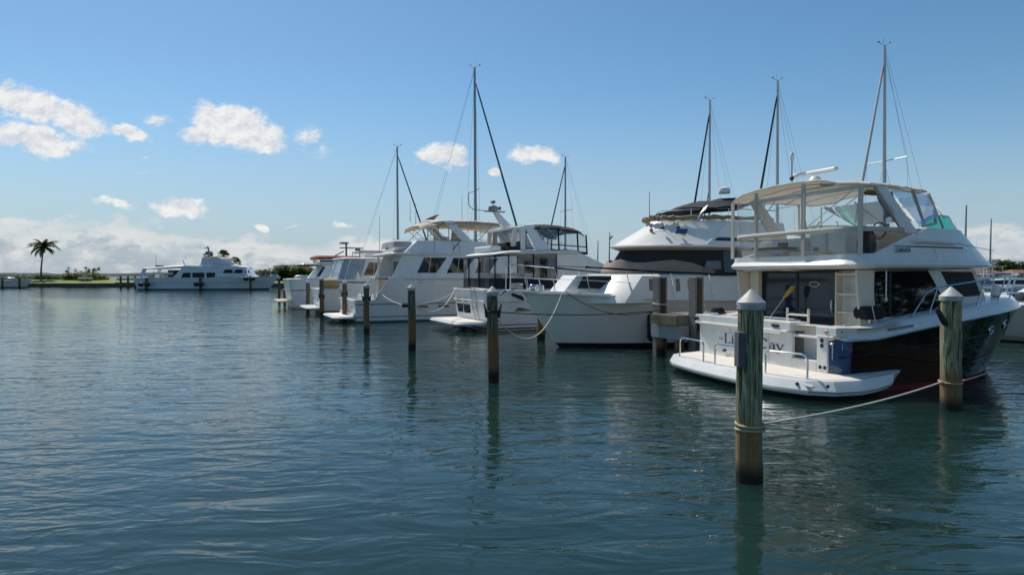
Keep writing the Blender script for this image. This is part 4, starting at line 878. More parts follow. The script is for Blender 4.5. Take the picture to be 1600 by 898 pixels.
# ================================================================== white trawler with beige bimini
def trawler():
    b = thing('trawler_yacht', 'large white trawler with flush shaded sides and beige bimini, stern-to between pilings', 'trawler', (-9.0, 34.6, 0), R(25.3))
    zs = lambda x: interp([(0, 1.17), (1.08, 1.15), (1.5, 1.75), (2.0, 2.36), (9.5, 2.36), (11, 2.3), (13.5, 2.5)], x)
    H = Hull(13.6, 12.3, 2.3, 2.12, zs, f0=.42, ps=2.4, pw=2.1, tail=.97, flare=1.2, rake=.12, rc=.05)
    H.build(b, [TEALB, TEALB, GELB], (.0, .10), extra=(1.08, 1.3, 1.5, 1.75, 2.0), rows=12)
    H.rail(b, GEL, .04, dz=.01, f1=.155, name='cockpit_rail'); H.cockpit(b, GELB, ANTI, 1.95, .75, .14, x0=.02)
    for z, r, m in ((.30, .02, INK), (.98, .035, GREY), (2.28, .018, GREY)):
        pts = [(H.xx(f, z), -H.half(f, z) - .003, z) for f in [lerp(.002 if z < 1.1 else .2, .9, i / 40) for i in range(41)]]; q = MB(); q.tube(pts, r, 5); q.tube([(x, -y, z) for x, y, z in pts], r, 5); q.build('rub_strake', m, b)
    for x in (3.55, 4.75, 7.0):
        z = .80; y = H.y_at(x, z); MB().plate([(x - .3, -y - .006, z - .07), (x + .3, -y - .006, z - .07), (x + .3, -y - .006, z + .08), (x - .3, -y - .006, z + .08)], (0, .03, 0)).build('portlight', DKW, b)
    MB().loft([plan(-1.12, .0, 1.95, 2.1, .22, .45), plan(-1.16, .0, 2.0, 2.14, .28, .45), plan(-1.12, .0, 1.95, 2.1, .34, .45)], True, True, 0, True).build('swim_platform', GELB, b)
    MB().box(-1.0, -.08, -1.8, 1.8, .343, .353).build('platform_deck', ANTI, b)
    for y in (-1.4, 0, 1.4): MB().tube([(-.9, y, .22), (.0, y, -.15)], .04, 6).build('platform_brace', STEEL, b)
    tx = lambda z: -.12 * z - .004
    F = lambda a, c: (tx(.85), 1.25 - a * .34, .68 + c * .34)
    L = [(arc(.15, .5, .18, .2, 0, 340, 7), .12), ([(.5, .1), (.5, .8)], .1), ([(1.1, 0), (1.1, 1.2)], .14), (arc(1.25, .9, .3, .3, -90, 90, 5), .12), (arc(1.9, .35, .25, .33, 20, 330, 7), .12), ([(2.45, 0), (2.45, .7)], .12), (arc(2.65, .45, .2, .25, 160, 30, 4), .1), ([(1.9, -.35), (2.5, -.35)], .08)]
    glyphs(L, 'name_lettering', mat('dark green lettering', (.02, .06, .06), .4), b, F)
    MB().ball((tx(.8), -1.35, .80), .03, .12, .09).build('exhaust_outlet', DKW, b)
    MB().box(-.16, .02, -2.0, 2.0, .34, .50).build('transom_step', GELB, b, .02)
    # cockpit furniture and stair
    MB().box(.5, 1.15, -1.1, .1, .76, 1.45).build('cockpit_locker', GELB, b, .04)
    s_ = MB(); s_.plate([(1.0, -1.95, .78), (1.3, -1.95, .78), (2.2, -1.95, 2.36), (1.95, -1.95, 2.36)], (0, .05, 0)); s_.plate([(1.0, -1.3, .78), (1.3, -1.3, .78), (2.2, -1.3, 2.36), (1.95, -1.3, 2.36)], (0, .05, 0))
    for k in range(5): s_.box(1.15 + .2 * k, 1.42 + .2 * k, -1.93, -1.27, 1.0 + .28 * k, 1.03 + .28 * k)
    s_.build('stairs', GEL, b)
    MB().tube([(1.05, -1.98, 1.2), (1.05, -1.98, 2.4), (2.1, -1.98, 2.42)], .03, 6).build('stair_rail', GEL, b)
    MB().tube([(1.05, -.4, 1.2), (1.05, -.4, 2.4), (1.05, -1.9, 2.4)], .025, 6).build('stair_rail', GEL, b)
    # saloon
    zs0, zs1 = 2.3, 3.62; yf = lambda x, z: lerp(2.22, 2.0, (z - 2.3) / 1.3) - .02 * max(0, x - 7)
    cab = [[(3.0, -yf(2.3, z), z)] + [(x, -yf(x, z), z) for x in (4, 6, 8, lerp(10.3, 9.4, (z - 2.3) / 1.3))] + [(lerp(10.6, 9.6, (z - 2.3) / 1.3), 0, z)] + [(x, yf(x, z), z) for x in (lerp(10.3, 9.4, (z - 2.3) / 1.3), 8, 6, 4)] + [(3.0, yf(2.3, z), z)] for z in (zs0, zs1)]
    house(cab, 'saloon', GELB, b, 0)
    # solid wing panels sloping up to the boat deck
    for sg in (-1, 1): MB().plate([(1.5, sg * 2.2, 1.74), (2.4, sg * 2.2, 1.74), (3.2, sg * 2.14, 2.6), (3.2, sg * 2.04, 3.62), (2.45, sg * 2.06, 3.62), (2.0, sg * 2.16, 2.7)], (0, -sg * .07, 0)).build('wing_panel', GELB, b, .02)
    for x0, x1 in ((3.22, 4.45), (4.92, 6.1), (6.6, 7.6)):
        pts = [(x0, 2.62), (x1 - .12, 2.62), (x1 + .55, 3.48), (x0 + .45, 3.48)]
        o = side_window(pts, yf, -1, b, BRW, 'window', GELB); MB().tube([(lerp(x0, x1, .5) + .05, -yf(x0, 2.62) - .012, 2.62), (lerp(x0, x1, .5) + .22, -yf(x0, 3.48) - .012, 3.48)], .016, 5).build('window_bar', GELB, o)
        side_window(pts, yf, 1, b, BRW, 'window', GELB)
    MB().ball((3.4, -H.y_at(3.4, 2.2) - .02, 2.16), .09, .04, .08).build('side_vent', STEEL, b)
    # aft bulkhead under the overhang
    MB().box(2.95, 3.05, -2.0, 2.0, .76, 3.6).build('aft_bulkhead', GELB, b); o = MB().box(2.90, 2.94, -1.4, -.3, .9, 3.3).build('saloon_door', DKW, b); MB().box(2.90, 2.94, .3, 1.6, 2.5, 3.3).build('window', DKW, b)
    MB().tube([(2.1, 1.95, 1.2), (2.1, 1.95, 3.6)], .05, 8).build('overhang_post', GELB, b)
    MB().box(1.5, 2.4, -2.05, .2, 2.28, 2.36).build('step_platform', BLK, b)
    # boat deck overhang and flybridge
    house([plan(1.82, 9.6, 2.2, 1.8, 3.60, .3), plan(1.76, 9.75, 2.25, 1.85, 3.66, .3), plan(1.82, 9.7, 2.2, 1.8, 3.73, .3)], 'boat_deck', GEL, b, 0)
    fy = lambda z: lerp(2.0, 1.85, (z - 3.7) / .7)
    FR = lambda z, i: [(lerp(2.55, 3.35, (z - 3.7) / .7) + i, -fy(z) + i, z), (7.4, -fy(z) + i, z), (lerp(9.4, 9.0, (z - 3.7) / .7) - i, -1.2 + i, z), (lerp(9.4, 9.0, (z - 3.7) / .7) - i, 1.2 - i, z), (7.4, fy(z) - i, z), (lerp(2.55, 3.35, (z - 3.7) / .7) + i, fy(z) - i, z)]
    MB().loft([FR(3.72, 0), FR(4.42, 0), FR(4.42, .1), FR(3.75, .1)], False, False).build('flybridge', GELB, b, .02)
    for x in (4.3, 5.4, 5.75): MB().tube([(x, -fy(3.75) - .01, 3.75), (x + .0, -fy(4.4) - .01, 4.40)], .014, 5).build('seam', GREY, b)
    MB().plate([(5.15, -1.96, 3.74), (5.25, -1.96, 3.74), (5.85, -1.86, 4.40), (5.75, -1.86, 4.40)], (0, -.02, 0)).build('accent_stripe', GREY, b)
    MB().tube([(x, -1.8, 4.5) for x in (3.4, 5, 7.3)] + [(8.6, -1.1, 4.5), (8.6, 1.1, 4.5), (7.3, 1.8, 4.5), (3.4, 1.8, 4.5)], .016, 6).build('fly_rail', STEEL, b)
    f_ = MB(); f_.box(4.8, 5.4, -1.2, -.2, 3.74, 4.7); f_.box(6.0, 6.5, -1.1, 1.0, 3.74, 4.6); f_.build('helm_seat', WHC, b, .06)
    # tender under cover on the boat deck
    g = thing('covered_tender', 'small tender under a grey cover on the boat deck of the white trawler', 'tender', b.matrix_basis @ Vector((2.75, .1, 3.735)), R(25.3))
    MB().loft([[(x, y * w, z) for x, y in plan_xy] for w, z, plan_xy in ((.75, .05, [(p[0], p[1]) for p in plan(-.55, .55, 1.5, 1.5, 0, .3)]), (1, .3, [(p[0], p[1]) for p in plan(-.6, .6, 1.6, 1.6, 0, .35)]))], True, True, 0, True).build('tender_hull', GEL, g)
    MB().loft([plan(-.62, .62, 1.62, 1.62, .302, .35), plan(-.55, .5, 1.5, 1.5, .62, .3), plan(-.3, .3, 1.2, 1.2, .74, .25)], True, True, 0, True).build('tender_cover', mat('grey boat cover', (.42, .42, .42), .8, var=.2), g)
    MB().ball((-.64, -.2, .28), .05, .2, .06).build('tender_fitting', BLK, g)
    # bimini
    zf = lambda x: interp([(3.6, 5.30), (4.0, 5.50), (4.7, 5.66), (6.5, 5.72), (8.2, 5.66), (9.2, 5.46)], x)
    canopy(3.6, 9.2, 1.95, 1.85, zf, .012, 'bimini_top', BEIC, b, r=.3, arch=.16, drop=.16)
    canopy(4.2, 8.9, 1.85, 1.75, lambda x: zf(x) + .03, .01, 'bimini_panel', WHC, b, r=.2, arch=.14, drop=.05)
    for sg in (-1, 1):
        MB().loft([[(5.95, sg * 1.93, 4.4), (6.6, sg * 1.93, 4.4), (6.6, sg * 1.82, 4.4), (5.95, sg * 1.82, 4.4)], [(4.85, sg * 1.85, 5.52), (5.4, sg * 1.85, 5.58), (5.4, sg * 1.75, 5.58), (4.85, sg * 1.75, 5.52)]]).build('radar_arch', GELB, b, .03)
        for a, c in (((4.7, 4.45), (3.8, 5.25)), ((4.2, 4.45), (4.2, 5.4)), ((5.2, 4.45), (4.1, 5.35)), ((3.8, 4.45), (4.9, 5.5)), ((7.2, 4.45), (7.2, 5.5)), ((8.2, 4.45), (7.0, 5.5)), ((7.8, 4.45), (8.7, 5.25)), ((6.9, 4.45), (7.9, 5.45))): MB().tube([(a[0], sg * 1.83, a[1]), (c[0], sg * 1.83, c[1])], .018, 5).build('bimini_pole', STEEL, b)
    for x in (4.5, 4.9, 5.2, 5.9): MB().tube([(x, .2 * (x - 5), 4.0), (x, .2 * (x - 5), 5.6)], .03, 5).build('curtain_roll', BEIC, b)
    MB().plate([(6.3, 1.0, 4.45), (7.1, 1.0, 4.45), (6.9, 1.0, 5.5), (6.4, 1.0, 5.5)], (0, .02, 0)).build('bimini_curtain', WHC, b)
    MB().loft([[(4.3, -.1, 5.72), (4.9, -.1, 5.74), (4.9, .1, 5.74), (4.3, .1, 5.72)], [(4.6, -.1, 5.86), (5.0, -.1, 5.86), (5.0, .1, 5.86), (4.6, .1, 5.86)], [(5.0, -.1, 6.02), (5.25, -.1, 6.05), (5.25, .1, 6.05), (5.0, .1, 6.02)]]).build('radar_scanner', mat('faded red plastic', (.35, .17, .13), .5), b, .02)
    for x, y, h in ((4.0, .6, 6.7), (3.2, -1.0, 6.6), (7.0, .9, 7.4), (2.0, 1.2, 6.0)): MB().tube([(x, y, 3.8 if x < 2.5 else 5.5), (x, y, h)], [.02, .008], 5).build('whip_antenna', GREY, b)
    P = []
    for i in range(14): f = lerp(.72, .99, i / 13); x, y, z = H.sheer(f); P.append((x, -max(y - .1, .02), z))
    rails(P, None, .6, b, STEEL, posts=6); H.deck(b, GELB, 2.1, dz=-.03, inset=.03)
    return b
TRAW = trawler()

# ================================================================== two yachts further along the row
def sundeck_yacht():
    p = st(.3, 36.9); b = thing('motor_yacht', 'white sundeck yacht with clear plastic aft enclosure and brown-curtained window, fifth boat along the row', 'motor yacht', p, R(25.3))
    zs = lambda x: interp([(0, 1.62), (1.9, 1.6), (2.3, 2.25), (12, 2.3)], x)
    H = Hull(12, 10.8, 2.15, 2.0, zs, f0=.42, ps=2.4, pw=2.0, tail=.95, flare=1.3, rake=.16, rc=.2)
    H.build(b, [BLKB, BLKB, GELB], (.02, .26), extra=(1.9, 2.1, 2.3)); H.rail(b, GEL, .045, dz=.0, f1=.16)
    H.cockpit(b, GELB, ANTI, 1.9, 1.0, .14, x0=.02); H.deck(b, GELB, 2.2, dz=0)
    MB().loft([plan(-1.0, .0, 1.9, 2.05, .36, .5), plan(-1.05, .0, 1.95, 2.1, .44, .5), plan(-1.0, .0, 1.9, 2.05, .50, .5)], True, True, 0, True).build('swim_platform', GELB, b)
    for y in (1.2, -.6): MB().ball((-.18, y, .95), .03, .10, .10).build('transom_light', GREY, b)
    MB().tube([(4.2, -H.y_at(4.2, 1.15) - .01, 1.15), (5.2, -H.y_at(5.2, 1.15) - .01, 1.16)], .07, 5).build('portlight', DKW, b)
    MB().tube([(.9, -H.y_at(1, 2.02), 2.02), (3.6, -H.y_at(3.6, 2.02) - .01, 1.98)], .035, 5).build('accent_stripe', INK, b) if False else None
    yf = lambda x, z: lerp(2.08, 1.92, (z - 2.2) / 1.4)
    cab = [[(x0, -yf(x0, z), z), (9.0, -yf(9, z) * .8, z), (9.5, 0, z), (9.0, yf(9, z) * .8, z), (x0, yf(x0, z), z)] for z, x0 in ((2.2, 1.9), (3.55, 2.35))]
    house(cab, 'cabin', GELB, b, .02)
    side_window([(2.45, 2.5), (4.1, 2.5), (4.1, 3.34), (2.85, 3.34)], yf, -1, b, mat('brown curtained glass', (.22, .10, .035), .12, var=.85, vscale=6, stretch=(5, 5, .6)), 'window', GELB)
    side_window([(4.4, 2.5), (5.6, 2.5), (5.6, 3.34), (4.4, 3.34)], yf, -1, b, BRW, 'window', GELB)
    for x in (3.0, 3.55): MB().tube([(x + .1, -yf(x, 2.5) - .012, 2.5), (x + .2, -yf(x, 3.3) - .012, 3.34)], .015, 5).build('window_bar', GELB, b)
    path = [(2.3, -2.05), (1.3, -2.05), (.9, -1.9), (.8, 0), (.9, 1.9), (1.3, 2.05), (2.3, 2.05)]
    m = mat('wrinkled clear curtain', (.36, .44, .52), .12, var=.55, vscale=3, stretch=(4, 4, .5), spec=.8, bump=.6, bscale=5)
    MB().loft([[(x - .05, y, 2.22) for x, y in path], [(x + .35, y * .96, 3.5) for x, y in path]], False, False, 0, True, closed=False).build('clear_curtain', m, b)
    fm = MB()
    for x, y in path: fm.tube([(x - .05, y * 1.005, 2.2), (x + .35, y * .965, 3.52)], .03, 5)
    fm.build('enclosure_frame', GEL, b)
    MB().box(.35, 2.3, -2.06, 2.06, 1.62, 2.24).build('sundeck_base', GELB, b, .03)
    MB().tube([(.55, -2.075, 2.08), (3.4, -2.14, 2.02)], .035, 5).build('accent_stripe', INK, b)
    house([plan(1.15, 9.1, 2.05, 1.6, 3.52, .3), plan(1.1, 9.2, 2.1, 1.65, 3.58, .3), plan(1.2, 9.1, 2.0, 1.6, 3.64, .3)], 'cabin_roof', GEL, b, 0)
    f_ = MB()
    for y in (-1.2, 1.2): f_.tube([(2.4, y, 3.64), (2.4, y, 4.05), (4.4, y, 4.05), (4.4, y, 3.64)], .06, 4)
    f_.tube([(2.4, -1.2, 4.05), (2.4, 1.2, 4.05)], .06, 4); f_.build('davit_frame', GREY, b)
    MB().box(2.8, 4.0, -.8, .8, 3.64, 3.95).build('roof_locker', GEL, b, .06)
    W = b.matrix_basis @ Vector((.42, -1.9, 1.96))
    g = thing('rolled_mat', 'rolled beige mat lying on the stern rail of the sundeck yacht', 'mat', W, R(25.3))
    sp = []
    MB().lathe([(.13, -.55), (.30, -.50), (.34, -.3), (.34, .35), (.28, .5), (.1, .52)], 14).build('mat_roll', mat('tan roll', (.52, .40, .20), .85, var=.35, vscale=5), g).rotation_euler = (0, R(90), 0)
    MB().lathe([(.22, -.565), (.24, -.50)], 14).build('roll_core', BLK, g).rotation_euler = (0, R(90), 0)
    return b
SUN = sundeck_yacht()
def canvas_yacht():
    p = st(-.7, 44.9); b = thing('motor_yacht', 'white yacht with orange-brown canvas along its flybridge, farthest of the stern-to row', 'motor yacht', p, R(25.3))
    zs = lambda x: interp([(0, 2.2), (6, 2.25), (12.5, 2.3)], x)
    H = Hull(12.5, 11.4, 2.2, 2.05, zs, f0=.42, ps=2.4, pw=2.0, tail=.96, flare=1.3, rake=.14, rc=.25)
    H.build(b, [BLKB, TANH, GELB, GELB], (.02, .22)); H.deck(b, GELB, 0); H.rail(b, GEL, .035)
    H.rail(b, GREY, .03, name='rub_strake', dz=-.8, f1=.9)
    MB().loft([plan(-1.0, .0, 1.95, 2.1, .52, .5), plan(-1.05, .0, 2.0, 2.15, .60, .5), plan(-1.0, .0, 1.95, 2.1, .66, .5)], True, True, 0, True).build('swim_platform', BEIC, b)
    yf = lambda x, z: lerp(2.05, 1.85, (z - 2.2) / 1.1)
    house([[(x0, -yf(x0, z), z), (9, -1.6, z), (9.6, 0, z), (9, 1.6, z), (x0, yf(x0, z), z)] for z, x0 in ((2.18, .5), (3.28, 1.3))], 'cabin', GELB, b, .02)
    for (x0, x1, m) in ((.72, .98, DKW), (1.55, 2.35, GRNW), (2.6, 3.5, mat('pale curtained glass', (.32, .30, .26), .2, var=.3)), (3.9, 5.0, BRW)):
        side_window([(x0, 2.42), (x1, 2.42), (x1 + .45, 3.14), (x0 + .45, 3.14)], yf, -1, b, m, 'window', GELB)
    house([plan(-.35, 9.2, 2.0, 1.6, 3.28, .25), plan(-.4, 9.3, 2.05, 1.65, 3.33, .25), plan(-.35, 9.2, 2.0, 1.6, 3.38, .25)], 'boat_deck', GEL, b, 0)
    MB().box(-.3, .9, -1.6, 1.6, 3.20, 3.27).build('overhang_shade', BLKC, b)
    house([plan(1.05, 8.6, 1.9, 1.5, 3.38, .2), plan(.95, 8.6, 1.9, 1.5, 3.72, .2)], 'flybridge', GEL, b, .02)
    MB().plate([(1.02, -1.92, 3.50), (5.5, -1.80, 3.50), (5.5, -1.80, 3.62), (1.0, -1.92, 3.62)], (0, -.012, 0)).build('accent_stripe', INK, b)
    MB().loft([plan(.80, 8.4, 1.95, 1.55, 3.72, .3), plan(.72, 8.4, 2.0, 1.6, 3.85, .3), plan(.85, 8.3, 1.85, 1.45, 3.98, .3)], True, True, 0, True).build('flybridge_cover', ORGC, b)
    MB().tube([(2.2, 0, 3.9), (3.1, 0, 4.4)], .05, 6).build('mast_strut', GREY, b)
    m_ = MB(); m_.tube([(3.3, 0, 3.9), (3.3, 0, 5.1)], .08, 6); m_.box(2.8, 4.6, -.1, .1, 4.62, 4.70); m_.build('radar_mast', GREY, b)
    MB().box(2.85, 3.4, -.5, .5, 4.98, 5.1).build('radar_scanner', GREY, b, .02); MB().lathe([(.2, 0), (.22, .1), (.1, .25)], 12, c=(4.2, 0, 4.45)).build('radar_dome', GREY, b)
    rails([(x, -1.75, 3.9) for x in (3.6, 4.4, 5.2, 6, 6.8)], None, .5, b, STEEL, 'fly_rail', posts=5)
    return b
CAN = canvas_yacht()
for ch in CAN.children:
    if ch.name.split('.')[0] not in ('hull', 'deck', 'rub_rail', 'rub_strake', 'swim_platform'):
        for o_ in [ch] + list(ch.children): o_.data.transform(Matrix.Translation((.95, 0, 0)))

# ================================================================== long yacht across the basin
def long_yacht():
    b = thing('motor_yacht', 'long white motor yacht lying side-on along the far bank, raised pilothouse and short mast', 'motor yacht', (-64.3, 110, 0), R(2))
    zs = lambda x: interp([(0, 2.0), (13, 2.05), (14.5, 2.3), (19, 2.4), (19.6, 2.2), (23.2, 2.45)], x)
    H = Hull(23.1, 21.3, 2.9, 2.7, zs, f0=.45, ps=2.4, pw=2.0, tail=.93, flare=1.4, rake=.3)
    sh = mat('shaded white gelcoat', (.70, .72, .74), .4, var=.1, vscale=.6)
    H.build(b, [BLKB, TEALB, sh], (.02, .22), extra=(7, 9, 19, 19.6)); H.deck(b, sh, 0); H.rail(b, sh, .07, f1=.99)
    q = [(H.xx(f, 1.25), -H.half(f, 1.25) - .01, 1.25) for f in [lerp(.05, .95, i / 30) for i in range(31)]]; MB().tube(q, .04, 5).build('rub_strake', GREY, b)
    yf = lambda x, z: lerp(2.75, 2.45, (z - 2) / 2)
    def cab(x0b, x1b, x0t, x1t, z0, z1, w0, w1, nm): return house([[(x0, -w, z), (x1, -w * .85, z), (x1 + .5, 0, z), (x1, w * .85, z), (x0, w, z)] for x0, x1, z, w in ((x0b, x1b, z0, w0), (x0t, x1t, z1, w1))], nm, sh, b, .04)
    cab(6.0, 18.9, 7.6, 17.4, 2.0, 3.95, 2.7, 2.5, 'saloon')
    cab(7.4, 16.6, 7.6, 16.2, 3.95, 4.15, 2.6, 2.55, 'boat_deck')
    cab(10.4, 15.6, 10.7, 13.6, 4.1, 5.55, 2.1, 1.9, 'pilothouse')
    MB().plate([(12.8, -2.2, 4.6), (17.8, -2.0, 3.85), (17.8, 2.0, 3.85), (12.8, 2.2, 4.6)], (0, 0, .1)).build('pilothouse_brow', sh, b)
    for x0, x1 in ((7.75, 9.0), (9.35, 11.3), (11.7, 13.1)): side_window([(x0 - (.3 if x0 < 8 else 0), 2.1), (x1, 2.1), (x1 + .0, 2.95), (x0 + (.1 if x0 < 8 else 0), 2.95)], lambda x, z: 2.7 - (x - 6) / 12.9 * .4 + .05, -1, b, MESHC)
    for x0, x1 in ((14.6, 16.0), (16.4, 17.7)): side_window([(x0 - .2, 2.9), (x1, 2.9), (x1, 3.5), (x0 + .2, 3.5)], lambda x, z: 2.7 - (x - 6) / 12.9 * .4 + .03, -1, b, MESHC)
    for x in (18.2, 18.7): side_window([(x, 2.9), (x + .3, 2.9), (x + .1, 3.4), (x - .1, 3.4)], lambda x, z: 2.35, -1, b, DKW)
    # aft deck awning
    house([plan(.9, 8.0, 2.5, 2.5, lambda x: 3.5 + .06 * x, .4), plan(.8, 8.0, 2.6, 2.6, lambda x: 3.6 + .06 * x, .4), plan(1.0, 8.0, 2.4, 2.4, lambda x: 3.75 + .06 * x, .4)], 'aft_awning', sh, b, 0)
    for sg in (1, -1):
        MB().plate([(.3, sg * 2.55, 2.0), (.9, sg * 2.55, 2.0), (1.6, sg * 2.5, 3.6), (.9, sg * 2.5, 3.6)], (0, -sg * .1, 0)).build('deck_pillar', sh, b)
        MB().box(1.2, 6.0, sg * 2.5 - .05, sg * 2.5 + .05, 2.65, 2.95).build('bulwark', sh, b)
    MB().box(5.0, 6.2, -2.2, 2.2, 2.1, 3.4).build('aft_doors', BRW, b)
    MB().box(2.2, 3.0, -1.0, .5, 3.72, 4.25).build('deck_locker', BLKC, b, .1); MB().box(5.2, 6.5, -1.2, .8, 3.9, 4.2).build('life_raft', BEIC, b, .1)
    MB().tube([(7.7, -1.5, 4.1), (7.4, -1.5, 4.6), (7.2, -1.5, 5.1)], .08, 6).build('davit', sh, b); MB().tube([(9.2, 0, 4.1), (10.2, 0, 5.2)], .04, 5).build('crane_boom', GREY, b)
    MB().tube([(11.3, 0, 5.5), (10.8, 0, 7.6)], [.22, .10], 8).build('mast', GREY, b)
    for z, x in ((6.1, 10.6), (6.5, 11.3), (7.2, 10.75)): MB().box(x - .35, x + .25, -.4, .4, z, z + .16).build('radar_scanner', GREY, b)
    MB().box(11.8, 13.3, -1.9, 1.9, 5.55, 5.75).build('flybridge_cover', BEIC, b, .1)
    MB().box(13.6, 15.2, -1.5, 1.5, 5.3, 5.42).build('sun_awning', WHC, b, .03)
    for x in (13.7, 15.1): MB().tube([(x, -1.4, 4.2), (x, -1.4, 5.3)], .05, 5).build('awning_pole', GREY, b)
    P = [(lerp(19.4, 22.7, i / 8), -max(H.y_at(lerp(19.4, 22.7, i / 8), 2.2) - .1, .05), 2.3) for i in range(9)]
    rails(P, None, .7, b, STEEL, r=.03, posts=5)
    MB().tube([(1.6, .5, 3.7), (1.6, .5, 6.2)], .03, 5).build('whip_antenna', GREY, b)
    return b
LONG = long_yacht()
for i, (x, y, lb) in enumerate(((-62.4, 106.6, 'big black round fender on the piling by the stern of the long yacht'), (-53.2, 106.7, 'big black round fender on the piling amidships of the long yacht'), (-44.7, 106.9, 'pair of black fenders on the piling by the bow of the long yacht'))):
    g = thing('tyre_fender', lb, 'fender', (x, y - .25, .95 if i < 2 else 1.9), 0, 'black fenders along the long yacht')
    for dx in (-.55, .55) if i != 1 else (-.4, .4): MB().ball((dx, 0, 0), .52, .3, .36).build('fender_body', BLK, g)

# ================================================================== simple cruisers
def cruiser(name, label, loc, rz, L, W, z, mats, cabin=True, top=None, cat='boat'):
    b = thing(name, label, cat, loc, rz)
    H = Hull(L, L * .88, W, W * .88, lambda x: z * (1 + .25 * (x / L) ** 2), f0=.4, ps=2.2, pw=1.9, tail=.95, flare=1.5, rake=.1)
    H.build(b, mats, (.05, .24)); H.deck(b, GELB, .0); H.rail(b, GELB, .05)
    if cabin:
        house([nose_ring(z * .95, L * .2, L * .5, L * .78, W * .75), nose_ring(z + .75, L * .25, L * .48, L * .66, W * .62)], 'cabin', GELB, b, .02)
        MB().loft([nose_ring(z + .3, L * .24, L * .5, L * .735, W * .71), nose_ring(z + .62, L * .25, L * .49, L * .70, W * .665)], False, False).build('window', DKW, b)
    if top:
        house([plan(L * .18, L * .52, W * .75, W * .7, top, .3), plan(L * .17, L * .53, W * .78, W * .72, top + .08, .3)], 'hardtop', GELB, b, 0)
        for x in (.2, .48):
            for s_ in (1, -1): MB().tube([(L * x, s_ * W * .65, z), (L * (x + .02), s_ * W * .62, top)], .05, 6).build('top_post', GELB, b)
        MB().tube([(L * .3, .3, top), (L * .26, .3, top + 2.2)], [.02, .01], 5).build('whip_antenna', GELB, b)
    P = [(lerp(L * .5, L * .97, i / 10), -max(H.y_at(lerp(L * .5, L * .97, i / 10), z) - .1, .03), z * (1 + .25 * .5)) for i in range(11)]
    rails(P, None, .6, b, STEEL, r=.02, posts=5)
    return b
cruiser('cabin_cruiser', 'white sport cruiser with pointed bow moored by the bank at the left edge', (-107.8, 125.5, 0), R(-4), 12.5, 1.9, 1.35, [BLKB, GREY, GELB])
cruiser('cabin_cruiser', 'cream-hulled cabin cruiser just beyond the bow of the black-hulled yacht', (25.7, 20.6, 0), R(150), 10.5, 1.75, 1.25, [BLKB, TANH, CREAM], True, None)
cruiser('cabin_cruiser', 'white fishing cruiser with hardtop seen past the bow rail at the right', (38.8, 50.5, 0), R(205), 11, 1.8, 1.5, [BLKB, BLKB, GEL], True, 3.5)
cruiser('cabin_cruiser', 'blue-shaded white sailing cruiser hull at the far right edge', (45.5, 49, 0), R(170), 11, 1.7, 1.5, [BLKB, BLUE, GELB], True)
cruiser('cabin_cruiser', 'white cruiser with tall hardtop moored behind the bow-rail stanchions at right', (49, 64, 0), R(190), 13, 2, 1.7, [BLKB, BLKB, GEL], True, 3.9)
cruiser('cabin_cruiser', 'small white cruiser half hidden in the far right marina', (66, 84, 0), R(200), 11, 1.9, 1.5, [BLKB, BLUE, GEL], True, 3.6)

cruiser('cabin_cruiser', 'unseen tan-hulled cruiser added past the right edge to colour reflections in the black hull', tuple(st(8, -6.2)), SLIP, 11, 1.9, 1.6, [BLKB, TANH, mat('tan gelcoat', (.42, .32, .20), .4, var=.1)], True, 3.6)  # out of view, put in for its tan mirror image in the dark hull
